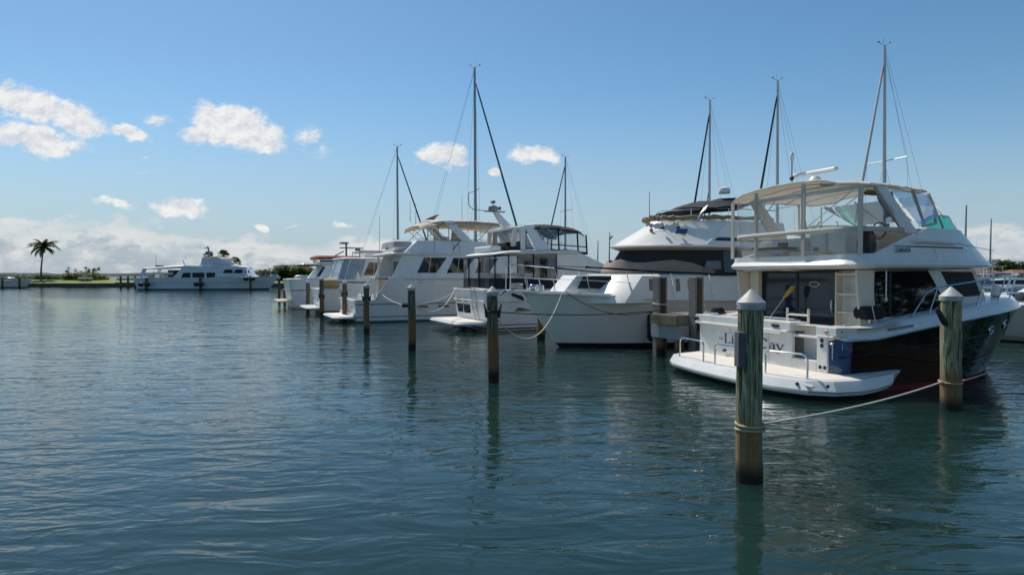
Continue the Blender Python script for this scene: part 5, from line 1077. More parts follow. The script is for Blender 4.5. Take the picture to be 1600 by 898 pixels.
# ================================================================== sailing yachts
def sailboat(label, loc, rz, h, J, furl, mastm=ALU, spreader=(.55,), mh=14, inner=False, lean=(0, 0)):
    b = thing('sailing_yacht', label, 'sailboat', loc, rz)
    L = 11; X = 4.6
    H = Hull(L, L * .86, 1.7, 1.5, lambda x: 1.05 + .25 * abs(x / L - .35), f0=.45, ps=2.0, pw=1.7, tail=.75, flare=1.2, rake=-.3)
    H.build(b, [BLKB, INK, GEL], (.05, .2)); H.deck(b, GEL, 0); H.rail(b, GEL, .04)
    house([nose_ring(1.1, 2.6, 5.5, 7.6, 1.0), nose_ring(1.55, 2.7, 5.5, 7.1, .85)], 'cabin', GEL, b, .03)
    M = lambda z: (X + lean[0] * (z / h), lean[1] * (z / h), z)
    MB().tube([M(1.2), M(h * .6), M(h)], [.105, .10, .075], 10).build('mast', mastm, b)
    MB().tube([(X - .1, 0, 2.3), (X - 4.2, 0, 2.4)], .07, 8).build('boom', mastm, b)
    MB().tube([(X - .3, 0, 2.5), (X - 2.4, 0, 2.56), (X - 4.1, 0, 2.52)], [.16, .2, .12], 10).build('sail_cover', NAVC, b)
    a = M(h * .95); c = (X + J, 0, 1.5)
    MB().tube([a, Vector(a).lerp(Vector(c), .06), Vector(a).lerp(Vector(c), .5), Vector(a).lerp(Vector(c), .93), c], [.02, .055, .075, .085, .02], 8).build('furled_headsail', furl, b)
    if inner: a2 = M(h * .58); MB().tube([a2, Vector(a2).lerp(Vector((X + J * .62, 0, 1.4)), .5), (X + J * .62, 0, 1.4)], [.02, .06, .03], 8).build('furled_staysail', furl, b)
    w = MB(); sp = MB()
    for s_ in (1, -1):
        for q in spreader:
            z = h * q; m = Vector(M(z)); sp.tube([m, m + Vector((-.15, s_ * 1.25, .05))], .025, 6); e = m + Vector((-.15, s_ * 1.25, .05))
            w.tube([M(h * .97), e, (X - .1, s_ * 1.5, 1.2)], .008, 4); w.tube([M(z), (X + .4, s_ * 1.4, 1.2)], .008, 4); w.tube([M(z), (X - .8, s_ * 1.4, 1.2)], .008, 4)
    w.tube([M(h), (.1, .5, 1.3)], .008, 4); w.tube([M(h * .99), (.1, -.5, 1.3)], .008, 4)
    sp.build('spreader', mastm, b); w.build('rigging', GREY, b)
    t = MB(); x, y, z = M(h); t.tube([(x - .05, y, z), (x - .30, y + .1, z + .16)], .010, 5); t.ball((x - .30, y + .1, z + .18), .07, .025, .03); t.tube([(x + .08, y, z), (x + .1, y, z + .55)], [.008, .004], 5); t.tube([(x + .1, y, z), (x + .34, y - .1, z + .18)], .012, 5); t.ball((x + .34, y - .1, z + .2), .06)
    t.build('wind_vane', GREY, b)
    MB().box(X - .2, X + .25, -.14, .14, h * .34, h * .34 + .18).build('mast_light', GREY, b)
    return b
DKF = mat('dark blue sail cover', (.010, .035, .06), .7); TLF = mat('teal sail cover', (.010, .10, .13), .7); WHF = mat('white furled sail', (.62, .60, .60), .7, var=.25, vscale=3, stretch=(1, 1, 4))
def mast_at(s, t, rz, **k):
    p = st(s, t); a = R(rz); return (p.x - 4.6 * math.cos(a), p.y - 4.6 * math.sin(a), 0), a
def sb(s, t, rz, label, h, J, furl, **k):
    l, a = mast_at(s, t, rz); return sailboat(label, l, a, h, J, furl, **k)
sb(28, 17.2, 200, 'sailing yacht with tallest right-hand mast and white furled headsail, behind the black-hulled yacht', 15.3, 3.1, WHF, mastm=ALUL, spreader=(.58,), lean=(0, -.15))
sb(28, 24.6, 203, 'sailing yacht whose grey mast rises between the furled black bimini and the radar arm', 15.4, 2.9, DKF, mastm=ALUL, spreader=(.45,), lean=(0, -.1))
sb(28, 31.0, 205, 'sailing yacht with two dark furled headsails, mast above the furled black bimini', 15.7, 2.7, DKF, mastm=ALUL, spreader=(.42,), inner=True)
sb(28, 52.6, 205, 'sailing yacht with slim dark mast rising behind the black-topped enclosure yacht', 15.1, 3.3, DKF, spreader=(.62,))
sb(11, 36.0, 22, 'sailing yacht with tallest mast and teal furled headsail, berthed beyond the white trawler', 17.3, 4.6, TLF, spreader=(.49,), lean=(0, .25))
sb(10, 53.4, 24, 'sailing yacht with short grey mast left of the beige bimini', 14.8, 4.4, DKF, spreader=(.40,), lean=(0, .15))
for i, (px_, y, h) in enumerate(((.0195 * 0 + 1.553, 92, 9.5), (.762, 78, 9.5), (.155, 88, 8.5), (.1365, 92, 7.6), (.722, 60, 9.2))):
    if i == 0: continue
    lb = ['', 'distant bare mast at the far right behind the moored cruisers', 'taller of two distant bare masts left of the bow-out yacht', 'shorter of two distant bare masts left of the bow-out yacht', 'short distant mast just right of the flybridge front of the black-hulled yacht'][i]
    g = thing('boat_mast', lb, 'mast', (px_ * y, y, 0), 0); MB().tube([(0, 0, -.3), (0, 0, h * .6), (.05, 0, h)], [.12, .10, .06], 8).build('mast', ALU, g); MB().tube([(0, -.8, h * .6), (0, .8, h * .6)], .02, 5).build('spreader', ALU, g)
    if i < 4: MB().loft([[(-3, -.9, .0), (3.2, -.2, .0), (3.2, .2, .0), (-3, .9, .0)], [(-3.2, -1.2, 1.1), (4.0, -.15, 1.3), (4.0, .15, 1.3), (-3.2, 1.2, 1.1)]]).build('hull', GEL, g)

# ================================================================== mooring pilings
def piling(label, p, h, r=.14, cap='cone', m=None, hooks=None, block=False, group='mooring pilings in front of the slips', name='mooring_piling', tilt=0.):
    b = thing(name, label, 'piling', (p.x, p.y, 0), rnd.uniform(-.4, .4) if not hooks else 0, group)
    m = m or PILED; n = 20; rings = []; sd = rnd.random() * 9
    for i in range(25):
        z = lerp(-.6, h, i / 24); rr = r * (1.03 - .05 * i / 24 + .012 * math.sin(i * .7 + sd) + .008 * math.sin(i * 1.9 + 2 * sd))
        rings.append([((rr + .006 * math.sin(3 * a + sd + z) + .004 * math.sin(7 * a + 2 * z)) * math.cos(a) + tilt * z + .012 * math.sin(z * 1.3 + sd), (rr + .006 * math.sin(3 * a + sd + z)) * math.sin(a), z) for a in (2 * math.pi * k / n for k in range(n))])
    MB().loft(rings, True, True, 0, True).build('post', m, b)
    if cap == 'cone':
        tilt = .012 * math.sin(h * 1.3 + sd) / h
        c = MB(); c.lathe([(r * 1.10, h - .05), (r * 1.12, h + .035), (r * 1.06, h + .045), (.012, h + .045 + r * .98)], 24, c=(tilt * h, 0, 0)); c.build('cap', CAPM, b, ang=25)
        q = MB(); [q.ball((tilt * h + r * 1.12 * math.cos(a), r * 1.12 * math.sin(a), h - .01), .009, n=6) for a in (k * math.pi / 3 for k in range(6))]; q.build('cap_nails', GREY, b)
    if hooks:
        z = hooks; q = MB()
        q.tube([((r + .02) * math.cos(a), (r + .02) * math.sin(a), z) for a in (2 * math.pi * k / 16 for k in range(16))], .03, 6, closed=True)
        for sg in (-1, 1):
            q.tube([(sg * (r + .02), -.04, z - .14), (sg * (r + .03), -.05, z), (sg * (r + .04), -.06, z + .04), (sg * (r + .08), -.08, z + .18)], [.035, .035, .026, .014], 6)
        q.build('rope_hook', BLK, b)
    return b
P1 = piling('nearest thick green piling with white cone cap and two turns of rope', st(0, 0), 2.14, .150, 'cone', PILE)
MB().box(-.19, -.10, -.12, .03, 1.40, 1.82).build('wood_block', mat('grey weathered block', (.13, .13, .14), .8, var=.4, vscale=6), P1, .008); P1.rotation_euler.z = 0
P2 = piling('green piling with white cone cap and black rope horn, beside the black hull', Vector((8.17, 11.65, 0)), 2.08, .170, 'cone', PILE); P2.rotation_euler.z = 0
MB().tube([(-.17, -.10, 1.60), (-.24, -.14, 1.66), (-.36, -.16, 1.85), (-.38, -.16, 1.9)], [.05, .055, .045, .025], 8).build('rope_hook', BLK, P2)
P3 = piling('dark piling with black mooring hooks in front of the bow-out yacht', st(0, 7.8), 2.08, .125, 'cone', PILED, hooks=1.66)
P4 = piling('tall piling with white cone cap midway along the shaded white trawler', st(0, 14.51), 2.05, .125, 'cone', PILED)
MB().tube([(-.12, -.08, 1.50), (-.26, -.1, 1.5), (-.30, -.1, 1.5)], .06, 6).build('rope_hook', BLK, P4)
P5 = piling('dark piling in front of the trawler transom with the lettered stern', st(0, 21.27), 2.02, .125, 'cone', PILED, hooks=1.55)
P6 = piling('brownish piling with pale cap just left of the trawler stern', st(.6, 29.6), 2.08, .125, 'cone', PILED, hooks=1.5)
P7 = piling('tall dark piling in front of the sundeck yacht stern', st(0, 33.72), 2.26, .13, 'cone', PILED, hooks=1.25)
P8 = piling('short piling behind the stern of the sundeck yacht', st(0, 40.11), 2.0, .125, 'cone', PILED)
P9 = piling('dark green piling in front of the orange-canvas yacht', st(0, 45.71), 2.05, .125, None, PILED)
piling('slim dark piling left of the orange-canvas yacht', st(0, 56.1), 1.95, .13, None, PILED)
piling('leftmost dark piling at the end of the slip row', st(0, 61.9), 2.0, .13, None, PILED)
piling('far slim piling between the last two pilings of the slip row', st(2.5, 63.0), 2.0, .12, None, PILED)
PI = piling('short dark piling under the flared bow of the bow-out yacht', Vector((1.12, 24.0, 0)), 1.25, .16, None, PILED)
for x, y, h, lb in ((-62.4, 107, 2.1, 'far piling by the stern of the long yacht'), (-53.2, 107.1, 2.3, 'far piling amidships of the long yacht'), (-44.7, 107.2, 2.3, 'far piling by the bow of the long yacht'), (-96.6, 123, 1.9, 'far piling by the bow of the left-edge cruiser'), (-99.3, 122.2, 2.0, 'far piling beside the hull of the left-edge cruiser')):
    piling(lb, Vector((x, y, 0)), h, .22, None, PILED, group='pilings across the basin')

# ================================================================== docks
def planks(mb, a, bvec, w, L, z, th=.05, pw=.14):
    """boards laid across a pier; a start, bvec unit direction, w width vector"""
    n = int(L / pw)
    for k in range(n):
        p = a + bvec * (k * pw); q = p + bvec * (pw - .012); dz = rnd.uniform(-.004, .004)
        mb.plate([(p.x, p.y, z + dz), (q.x, q.y, z + dz), (q.x + w.x, q.y + w.y, z + dz), (p.x + w.x, p.y + w.y, z + dz)], (0, 0, -th))
    return mb
d = thing('finger_pier', 'grey timber finger pier between the black-hulled yacht and the bow-out yacht', 'pier', st(6.4, 8.9), SLIP)
mb = MB(); planks(mb, Vector((-.05, 0, 0)), Vector((1, 0, 0)), Vector((0, 1.15, 0)), 12.1, 1.33); mb.build('deck_planks', DOCKW, d)
for y in (.0, 1.09): MB().box(-.0, 12, y, y + .06, 1.02, 1.277).build('stringer', DOCKW, d, .006)
MB().box(-.09, -.045, -.04, 1.19, 1.02, 1.30).build('end_board', mat('mossy end board', (.20, .18, .10), .85, var=.5, vscale=3), d, .006)
for k, x in enumerate((.0, 4.2, 8.2)):
    MB().box(x, x + .32, -.12, 1.27, .60, 1.015).build('cross_beam', CONC, d, .01)
    for y in (.12, 1.0): MB().tube([(x + .16, y, -.7), (x + .16, y, .6)], .14, 12).build('pier_post', PILED, d)
for x, y, lb in ((.25, 1.14, 'left of two square timber posts at the end of the finger pier'), (.55, -.14, 'right of two square timber posts at the end of the finger pier')):
    p = d.matrix_basis @ Vector((x, y, 0)); g = thing('pier_post', lb, 'post', (p.x, p.y, 0), SLIP, 'posts on the finger pier')
    MB().box(-.16, .16, -.16, .16, -.6, 2.46).build('post', POSTW, g, .025)
    MB().box(-.10, .06, -.20, -.162, .9, 2.40).build('bumper_strip', BLK, g, .01)
    if y > 1: MB().tube([(.18 * math.cos(a) * 1.15, .18 * math.sin(a) * 1.15, 1.62 + .02 * math.sin(a)) for a in (k * .3927 for k in range(16))], .018, 6, closed=True).build('rope_loop', ROPW, g)
d = thing('finger_pier', 'unseen tan timber finger pier added past the right edge to reflect in the black hull', 'pier', st(7.5, -3.2), SLIP)  # unseen pier, added so the near hull mirrors something brown
mb = MB(); planks(mb, Vector((0, 0, 0)), Vector((1, 0, 0)), Vector((0, 1.15, 0)), 11, 1.33); mb.build('deck_planks', DOCKW, d)
for y in (.0, 1.09): MB().box(-.0, 11, y, y + .06, .46, 1.277).build('stringer', mat('tan fascia board', (.32, .225, .135), .8, var=.4, vscale=4, stretch=(1, 6, 6)), d, .006)  # fascia depth shaped for the brown band reflected in the hull
for k in range(4):
    for y in (.12, 1.0): MB().tube([(.5 + 3.2 * k, y, -.7), (.5 + 3.2 * k, y, 1.27)], .14, 12).build('pier_post', PILED, d)
d = thing('main_dock', 'long main dock behind the row of moored yachts', 'dock', st(18.6, 8.9), SLIP + math.pi / 2)
mb = MB(); planks(mb, Vector((0, -1.9, 0)), Vector((1, 0, 0)), Vector((0, 1.9, 0)), 56, 1.33, pw=.28); mb.build('deck_planks', DOCKW, d)
for y in (-1.9, -.05): MB().box(0, 56, y, y + .06, 1.0, 1.277).build('stringer', DOCKW, d)
for k in range(15):
    for y in (-.25, -1.65): MB().tube([(.4 + 3.9 * k, y, -.7), (.4 + 3.9 * k, y, 1.27)], .14, 10).build('pier_post', PILED, d)
d = thing('far_dock', 'small far dock with white rail at the stern of the long yacht', 'dock', (-79.0, 126, 0), 0)
MB().box(0, 8, -1.2, 1.2, .9, 1.1).build('deck_planks', DOCKW, d); MB().box(.3, 7.6, -1.25, -1.21, 1.5, 1.95).build('dock_fender', mat('white dock board', (.66, .66, .66), .6, var=.2), d)
for k in range(3): MB().tube([(1.2 + 1.45 * k, -1.3, -.5), (1.2 + 1.45 * k, -1.3, 2.3)], .2, 10).build('pier_post', PILED, d)
d = thing('boat_lift', 'cluster of pale boat-lift posts and gear at the left end of the slip row', 'boat lift', st(4.5, 66.5), SLIP)
for x, y in ((0, 0), (0, 3), (4, 0), (4, 3)): MB().tube([(x, y, -.5), (x, y, 2.5)], .15, 10).build('lift_post', PILED, d)
for y in (0, 3): MB().box(-.5, 4.5, y - .12, y + .12, 2.4, 2.65).build('lift_beam', GEL, d)
for x, y in ((.4, 0), (3.2, 3), (1.8, 0)): MB().ball((x, y, 2.85), .3, .25, .25).build('lift_motor', GELB, d)

# ================================================================== mooring lines
def rope(label, pts, r, m, group='mooring lines', n=7):
    o = MB().tube(pts, r, n).build('mooring_rope', m); return tag(o, label, 'rope', group)
def wraps(p, r, zs_, rr):
    o = []
    for z, dz in zs_:
        for k in range(17): a = 2 * math.pi * k / 16; o.append((p.x + r * math.cos(a), p.y + r * math.sin(a), z + dz * math.sin(a)))
    return o
p1, p2 = st(0, 0), Vector((8.17, 11.65, 0))
rope('two turns of yellowed rope round the nearest piling', wraps(p1, .166, ((.70, .012), (.635, -.012)), .02), .016, ROPY)
rope('single turn of rope round the piling beside the black hull', wraps(p2, .188, ((.52, .01),), .02), .013, ROPY)
rope('taut white line from the nearest piling to the piling beside the black hull', sag((p1.x + .165, p1.y, .70), (p2.x - .18, p2.y - .05, .53), .07), .014, ROPW)
rope('white line from the piling beside the black hull to its waterline at the bow', sag((p2.x + .18, p2.y, .53), (12.7, 15.9, .35), .06), .012, ROPW)
W2 = lambda x, y, z: BOWOUT.matrix_basis @ Vector((x, y, z)); p3 = st(0, 7.8); p4 = st(0, 14.51); p5 = st(0, 21.27)
rope('slack white line hanging from the bow cleat to the dark hooked piling', sag(W2(11.6, .85, 1.93), (p3.x + .1, p3.y + .05, 1.50), .95, 24), .015, ROPW)
rope('dark line from the hooked piling to the finger pier across the white hull', sag((p3.x + .16, p3.y, 1.64), st(6.6, 9.95, 1.42), .10), .014, ROPD)
rope('thin dark bow line running aft along the white hull to the finger pier', sag(W2(11.5, .95, 1.93), st(6.7, 10.1, 1.45), .42, 20), .013, ROPD)
WT = lambda x, y, z: TRAW.matrix_basis @ Vector((x, y, z)); WE = lambda x, y, z: ENC.matrix_basis @ Vector((x, y, z))
rope('thick white line sagging from the capped piling to the enclosure yacht stern', sag((p4.x, p4.y, 1.62), WE(-.1, 1.9, 1.9), .70, 20), .020, ROPW)
rope('second pale line from the capped piling towards the trawler side', sag((p4.x + .1, p4.y, 1.55), WE(-.3, 2.0, 1.6), .12), .014, ROPW)
rope('pale stern line from the trawler rail to the capped piling', sag(WT(1.3, -2.25, 1.5), (p4.x - .12, p4.y, 1.5), .10), .014, ROPW)
rope('stern line of the sundeck yacht to its tall dark piling', sag(SUN.matrix_basis @ Vector((.2, -1.9, 1.65)), tuple(st(.1, 33.8, 1.3)), .06), .014, ROPW)

# ================================================================== land
GRASS = mat('mown grass', (.20, .25, .045), .9, var=.35, vscale=.5)
SEAW = mat('seawall concrete', (.13, .11, .09), .9, var=.5, vscale=1.2)
LEAFM = translucent(mat('mangrove leaves', (.14, .20, .04), .6, var=.6, vscale=.35), 0.5)
LEAFD = translucent(mat('dark leaves', (.075, .12, .03), .6, var=.5, vscale=.5), 0.45)
PALML = translucent(mat('palm leaves', (.10, .14, .04), .55, var=.4, vscale=2), 0.35)
SEAG = translucent(mat('seagrape leaves', (.24, .25, .06), .6, var=.7, vscale=.6), 0.5)
BARK = mat('trunk bark', (.13, .10, .075), .9, var=.4, vscale=4)
def bank(name, front, back, z, rise, label):
    """a grassed bank: seawall along the front, grass rising behind it"""
    rows = [[(x, y + d, z + h) for x, y in front] for d, h in ((.35, 0), (3, rise * .35), (7, rise * .8), (12, rise))] + [[(x, y, z + rise) for x, y in back], [(x, y + 6, -1) for x, y in back]]
    ends = MB().loft(rows, False, False, 0, True, closed=False).build(name, GRASS); tag(ends, kind='structure')
    w = MB(); w.loft([[(x, y, -1) for x, y in front], [(x, y, z + .03) for x, y in front], [(x, y + .36, z + .03) for x, y in front], [(x, y + .36, z - .2) for x, y in front]], False, False, 0, False, closed=False)
    return tag(w.build('seawall', SEAW), label, 'seawall')
bank('grass_bank', [(-300, 129), (-180, 131), (-104, 133), (-70, 133), (-40, 134), (-26, 140)], [(-300, 190), (-180, 180), (-104, 172), (-70, 166), (-40, 158), (-26, 156)], .78, .75, 'long dark seawall below the grass bank at the left')
def flat_bank(name, poly, z, label):
    tag(MB().add([(x, y, z) for x, y in poly], [tuple(range(len(poly)))]).build(name, GRASS), kind='structure')
    return tag(MB().loft([[(x, y, -1) for x, y in poly], [(x, y, z - .004) for x, y in poly]], False, False).build('seawall', SEAW), label, 'seawall')
flat_bank('right_bank', [(64, -40), (64, 38), (80, 60), (160, 70), (200, 20), (180, -60)], 1.0, 'seawall of the right-hand bank outside the frame')
flat_bank('far_bank', [(120, 215), (420, 250), (420, 420), (90, 330)], 1.0, 'seawall of the far right bank below the tiled roofs')

def leaves(mb, c, rx, ry, rz, n, s, flat=.5, shell=.55, rr=rnd):
    for _ in range(n):
        while True:
            p = Vector((rr.uniform(-1, 1), rr.uniform(-1, 1), rr.uniform(-1, 1)))
            if shell < p.length < 1: break
        q = Vector((c[0] + p.x * rx, c[1] + p.y * ry, c[2] + p.z * rz)); a = rr.random() * 6.28; t = rr.uniform(-1, 1) * flat
        u = Vector((math.cos(a), math.sin(a), t)) * s * rr.uniform(.6, 1.3); v = Vector((-math.sin(a), math.cos(a), rr.uniform(-1, 1) * flat + .3)) * s * rr.uniform(.35, .7)
        mb.add([q - u, q + v, q + u, q - v], [(0, 1, 2, 3)])
def tree(name, label, loc, h, w, m, trunk=.25, clumps=9, n=220, s=.4, seed=1, group=None, low=.35, cat='tree'):
    rr = random.Random(seed); b = thing(name, label, cat, loc, 0, group)
    t = MB(); t.tube([(0, 0, -.2), (rr.uniform(-.2, .2), 0, h * .3), (rr.uniform(-.3, .3), rr.uniform(-.3, .3), h * .7)], [trunk, trunk * .8, trunk * .3], 8); cr = MB()
    for k in range(clumps):
        a = rr.random() * 6.28; d = math.sqrt(rr.random()) * w * .62; z = lerp(h * low, h * .86, rr.random()); f = 1 - .5 * abs(z / h - .6)
        c = (d * math.cos(a) * f, d * math.sin(a) * f, z); k_ = rr.uniform(.32, .5) * w
        leaves(cr, c, k_, k_, k_ * .6, n, s, rr=rr); t.tube([(0, 0, h * rr.uniform(.2, .5)), (c[0] * .5, c[1] * .5, lerp(h * .4, c[2], .6)), c], [trunk * .4, trunk * .25, trunk * .08], 5)
    t.build('trunk', BARK, b); cr.build('crown', m, b); return b
def palm(name, label, loc, h, fr, m, nf=18, lean=(.3, 0), seed=1, wide=.5, trunk=.17, fan=False):
    rr = random.Random(seed); b = thing(name, label, 'palm tree', loc, 0)
    top = Vector((lean[0], lean[1], h)); MB().tube([(0, 0, -.2), (lean[0] * .05, lean[1] * .1, h * .35), (lean[0] * .5, lean[1] * .5, h * .7), top], [trunk * 1.5, trunk, trunk * .85, trunk * .8], 10).build('trunk', BARK, b)
    cr = MB()
    for k in range(nf):
        a = 2 * math.pi * k / nf * 1.0 + rr.uniform(-.2, .2); el = rr.uniform(-.15, 1.35); L = fr * rr.uniform(.8, 1.1); pts = []
        cur = Vector(top); q = rr.uniform(1.1, 1.7)
        for i in range(11):
            pts.append(cur.copy()); e_ = el - q * (i / 10) ** 1.2
            cur = cur + Vector((math.cos(a) * math.cos(e_), math.sin(a) * math.cos(e_), math.sin(e_))) * L / 10
        cr.tube(pts, [.05 * (1 - i / 11) + .008 for i in range(11)], 4)
        for i in range(1, 11):
            d = (pts[i] - pts[i - 1]).normalized(); sd = d.cross(Vector((0, 0, 1))).normalized(); ll = fr * .19 * math.sin(math.pi * min(1, .18 + .8 * i / 10)) + .1
            for j in range(3):
                p = pts[i - 1].lerp(pts[i], j / 3)
                for sg in (1, -1):
                    e = p + sd * sg * ll * .8 + d * ll * .5 + Vector((0, 0, -ll * rr.uniform(.25, .7))); cr.add([p - d * .06, p + d * .20, e], [(0, 1, 2)])
    cr.build('crown', m, b); return b
def fan_palm(label, loc, h, R_, m, seed=1):
    rr = random.Random(seed); b = thing('cabbage_palm', label, 'palm tree', loc, 0); MB().tube([(0, 0, -.2), (.05, 0, h * .6), (0, 0, h)], [.24, .2, .2], 8).build('trunk', BARK, b); cr = MB()
    for k in range(60):
        a = rr.random() * 6.28; el = rr.uniform(-.6, 1.4); d = Vector((math.cos(a) * math.cos(el), math.sin(a) * math.cos(el), math.sin(el))); c = Vector((0, 0, h)) + d * R_ * .55; sd = d.cross(Vector((.1, .2, 1))).normalized(); up = d.cross(sd)
        cr.tube([(0, 0, h), c], .02, 4)
        for j in range(11):
            t = (j / 10 - .5) * 2.6; e = c + (d * math.cos(t) + sd * math.sin(t)) * R_ * .5 + Vector((0, 0, -.1 * R_)); s2 = (sd * math.cos(t) - d * math.sin(t)) * .09; cr.add([c - s2, c + s2, e], [(0, 1, 2)])
    cr.build('crown', m, b); return b
palm('coconut_palm', 'tall coconut palm alone on the grass bank at the left', (-106.6, 142, 1.4), 7.5, 3.6, PALML, 34, (.7, 0), 5)
fan_palm('left cabbage palm seen over the long yacht behind its mast', (-69.2, 143, 1.4), 5.3, 1.5, PALML, 2)
fan_palm('middle and tallest cabbage palm seen over the long yacht pilothouse', (-65.3, 142, 1.4), 5.5, 1.6, PALML, 3)
fan_palm('right cabbage palm seen over the long yacht brow', (-62.3, 141, 1.4), 3.9, 1.6, PALML, 4)
def bush(name, label, loc, lx, ly, h, m, n, s, seed, clumps=12, spikes=0):
    rr = random.Random(seed); b = thing(name, label, 'bush', loc, 0); cr = MB(); t = MB()
    for k in range(clumps):
        x = rr.uniform(-lx, lx); e = 1 - .45 * abs(x / lx) ** 2; c = (x, rr.uniform(-ly, ly), h * .45 * e); leaves(cr, c, lx * .25 + .4, ly * .4 + .3, h * .5 * e, n, s, shell=.2, rr=rr); t.tube([(x * .8, c[1], -.1), c], .06, 5)
    for k in range(spikes):
        x = rr.uniform(-lx * .85, lx * .85); hh = h * rr.uniform(.85, 1.25); leaves(cr, (x, rr.uniform(-ly, ly), hh), .35, .35, .35, 26, s, shell=.0, rr=rr); t.tube([(x, 0, 0), (x, 0, hh)], .03, 4)
    t.build('stems', BARK, b); cr.build('foliage', m, b); return b
bush('seagrape_bush', 'big yellowish sea-grape thicket behind the golf cart on the bank', (-97.0, 142, 1.35), 4.2, 1.5, 2.3, SEAG, 150, .22, 11, 18, 14)
bush('mangrove_bush', 'low dark green hedge at the foot of the coconut palm', (-108.5, 146, 1.45), 5.0, 1.6, 1.3, LEAFD, 130, .26, 12, 14)
bush('mangrove_bush', 'low dark hedge thinning out to the right of the coconut palm', (-103.0, 145.5, 1.45), 2.6, 1.2, .7, LEAFD, 90, .2, 13, 8)
bush('mangrove_bush', 'dark hedge running off behind the left-edge cruiser', (-121, 150, 1.4), 11, 2, 1.3, LEAFD, 150, .28, 14, 16)
bush('seagrape_bush', 'small yellow-green bush on the bank by the far dock', (-85.5, 152, 1.4), 2.6, 1.4, 1.5, SEAG, 110, .22, 15, 9, 4)
bush('mangrove_bush', 'rounded green mangrove mound behind the bow of the long yacht', (-50.5, 144, 1.2), 7.5, 4, 4.0, LEAFM, 620, .30, 16, 22)
bush('mangrove_bush', 'lower mangrove mound at the right end of the long yacht', (-58.5, 147, 1.3), 5, 3, 2.6, LEAFM, 420, .28, 17, 14)
for i, (x, y, w) in enumerate(((-46, 138, 1.6), (-53, 140, 1.2))):
    g = thing('parked_tender', ['white shrink-wrapped tender parked under the mangrove mound', 'smaller white tender parked behind the long yacht bow'][i], 'boat', (x, y, 1.2), .3 * i); MB().loft([plan(-w, w, .7, .2, .5, .15), plan(-w - .1, w + .2, .95, .2, 1.0, .15), plan(-w * .6, w * .5, .6, .2, 1.35, .15)], True, True, 0, True).build('hull', GEL, g)
# golf cart
g = thing('golf_cart', 'white golf cart with roof parked on the grass in front of the thicket', 'golf cart', (-94.2, 138.5, 1.33), 0)
MB().box(-1.2, 1.2, -.6, .6, .35, .75).build('body', GEL, g, .06); MB().loft([plan(-.9, .95, .6, .6, 1.28, .1), plan(-.95, 1.0, .62, .62, 1.40, .1)], True, True, 0, True).build('roof', GEL, g)
for x in (-.85, .8):
    for y in (-.52, .52): MB().tube([(x * 1.05, y, .7), (x * .95, y, 1.3)], .03, 5).build('roof_post', GREY, g); MB().tube([(x, y - .07, .22), (x, y + .07, .22)], .24, 12).build('wheel', BLK, g)
MB().box(-.35, .1, -.5, .5, .75, .95).build('seat', BEIC, g, .05); MB().box(-.45, -.35, -.5, .5, .85, 1.2).build('seat_back', BEIC, g, .03)
# far shores
def ridge(x0, x1, y, h, seed, name, m, wob=.35):
    rr = random.Random(seed); n = 120; rows = [[], [], [], []]; hh = h
    for i in range(n + 1):
        x = lerp(x0, x1, i / n); hh = lerp(hh, h * rr.uniform(1 - wob, 1 + wob), .5); e = min(1, i / 6, (n - i) / 6); yy = y + 20 * math.sin(i * .13)
        rows[0].append((x, yy, -1)); rows[1].append((x, yy + 12, hh * .7 * e)); rows[2].append((x, yy + 40, hh * e)); rows[3].append((x, yy + 90, -1))
    o = MB().loft(rows, False, False, 0, True, closed=False).build(name, m); return tag(o, kind='structure')
FARG = mat('far wooded shore', (.055, .085, .080), .9, var=.5, vscale=.02)
ridge(-1700, 200, 1500, 7.5, 3, 'far_shore', FARG); ridge(-100, 1900, 1350, 9, 4, 'distant_shore', FARG)
for i in range(7):
    tree('shore_tree', ['bushy tree in the far right tree line beside the white hardtop', 'second tree of the far right line above the tiled roofs', 'third tree of the far right line above the tiled roofs', 'fourth tree of the far right line, near the distant mast', 'tree at the right picture edge beyond the marina', 'tree outside the right edge of the marina view', 'last tree of the far line outside the right edge'][i], (182 + 11.5 * i, 246 + 5 * (i % 3), 1), 6.2 + 1.2 * (i % 3) * .6, 7.5, LEAFD, .3, 12, 170, .6, 30 + i, 'trees of the far right bank', .15)
ROOF = mat('terracotta roof', (.26, .13, .09), .8, var=.3, vscale=1)
WALLS = mat('pale stucco', (.50, .44, .38), .85, var=.1)
for i, (x, y, w) in enumerate(((172, 226, 12), (188, 230, 9), (205, 232, 13))):
    g = thing('waterside_house', ['low house with terracotta roof behind the marina at the far right', 'middle low house with terracotta roof under the far trees', 'rightmost low house with terracotta roof at the picture edge'][i], 'house', (x, y, 1), .1)
    MB().box(-w / 2, w / 2, 0, 7, 0, 2.4).build('wall', WALLS, g)
    MB().loft([[(-w / 2 - .5, -.6, 2.3), (w / 2 + .5, -.6, 2.3), (w / 2 + .5, 7.6, 2.3), (-w / 2 - .5, 7.6, 2.3)], [(-w / 2 + 2.5, 3.2, 3.6), (w / 2 - 2.5, 3.2, 3.6), (w / 2 - 2.5, 3.8, 3.6), (-w / 2 + 2.5, 3.8, 3.6)]]).build('roof', ROOF, g)
    for k in range(4): MB().box(-w / 2 + 1 + k * (w - 2) / 4, -w / 2 + 2 + k * (w - 2) / 4, -.03, .02, .9, 1.9).build('window', DKW, g)
# trees on the right-hand bank: they show in the yacht's side windows
for i in range(9):
    tree('shade_tree', ['broad shade tree on the right-hand bank, %s from the water corner' % w for w in ('first', 'second', 'third', 'fourth', 'fifth', 'sixth', 'seventh', 'eighth', 'ninth')][i], (69 + 3.5 * (i % 2), -26 + 8 * i, 1), 11 + (i * 37 % 5), 8.5, LEAFD, .4, 12, 240, .6, 60 + i, 'trees of the right-hand bank', .12)

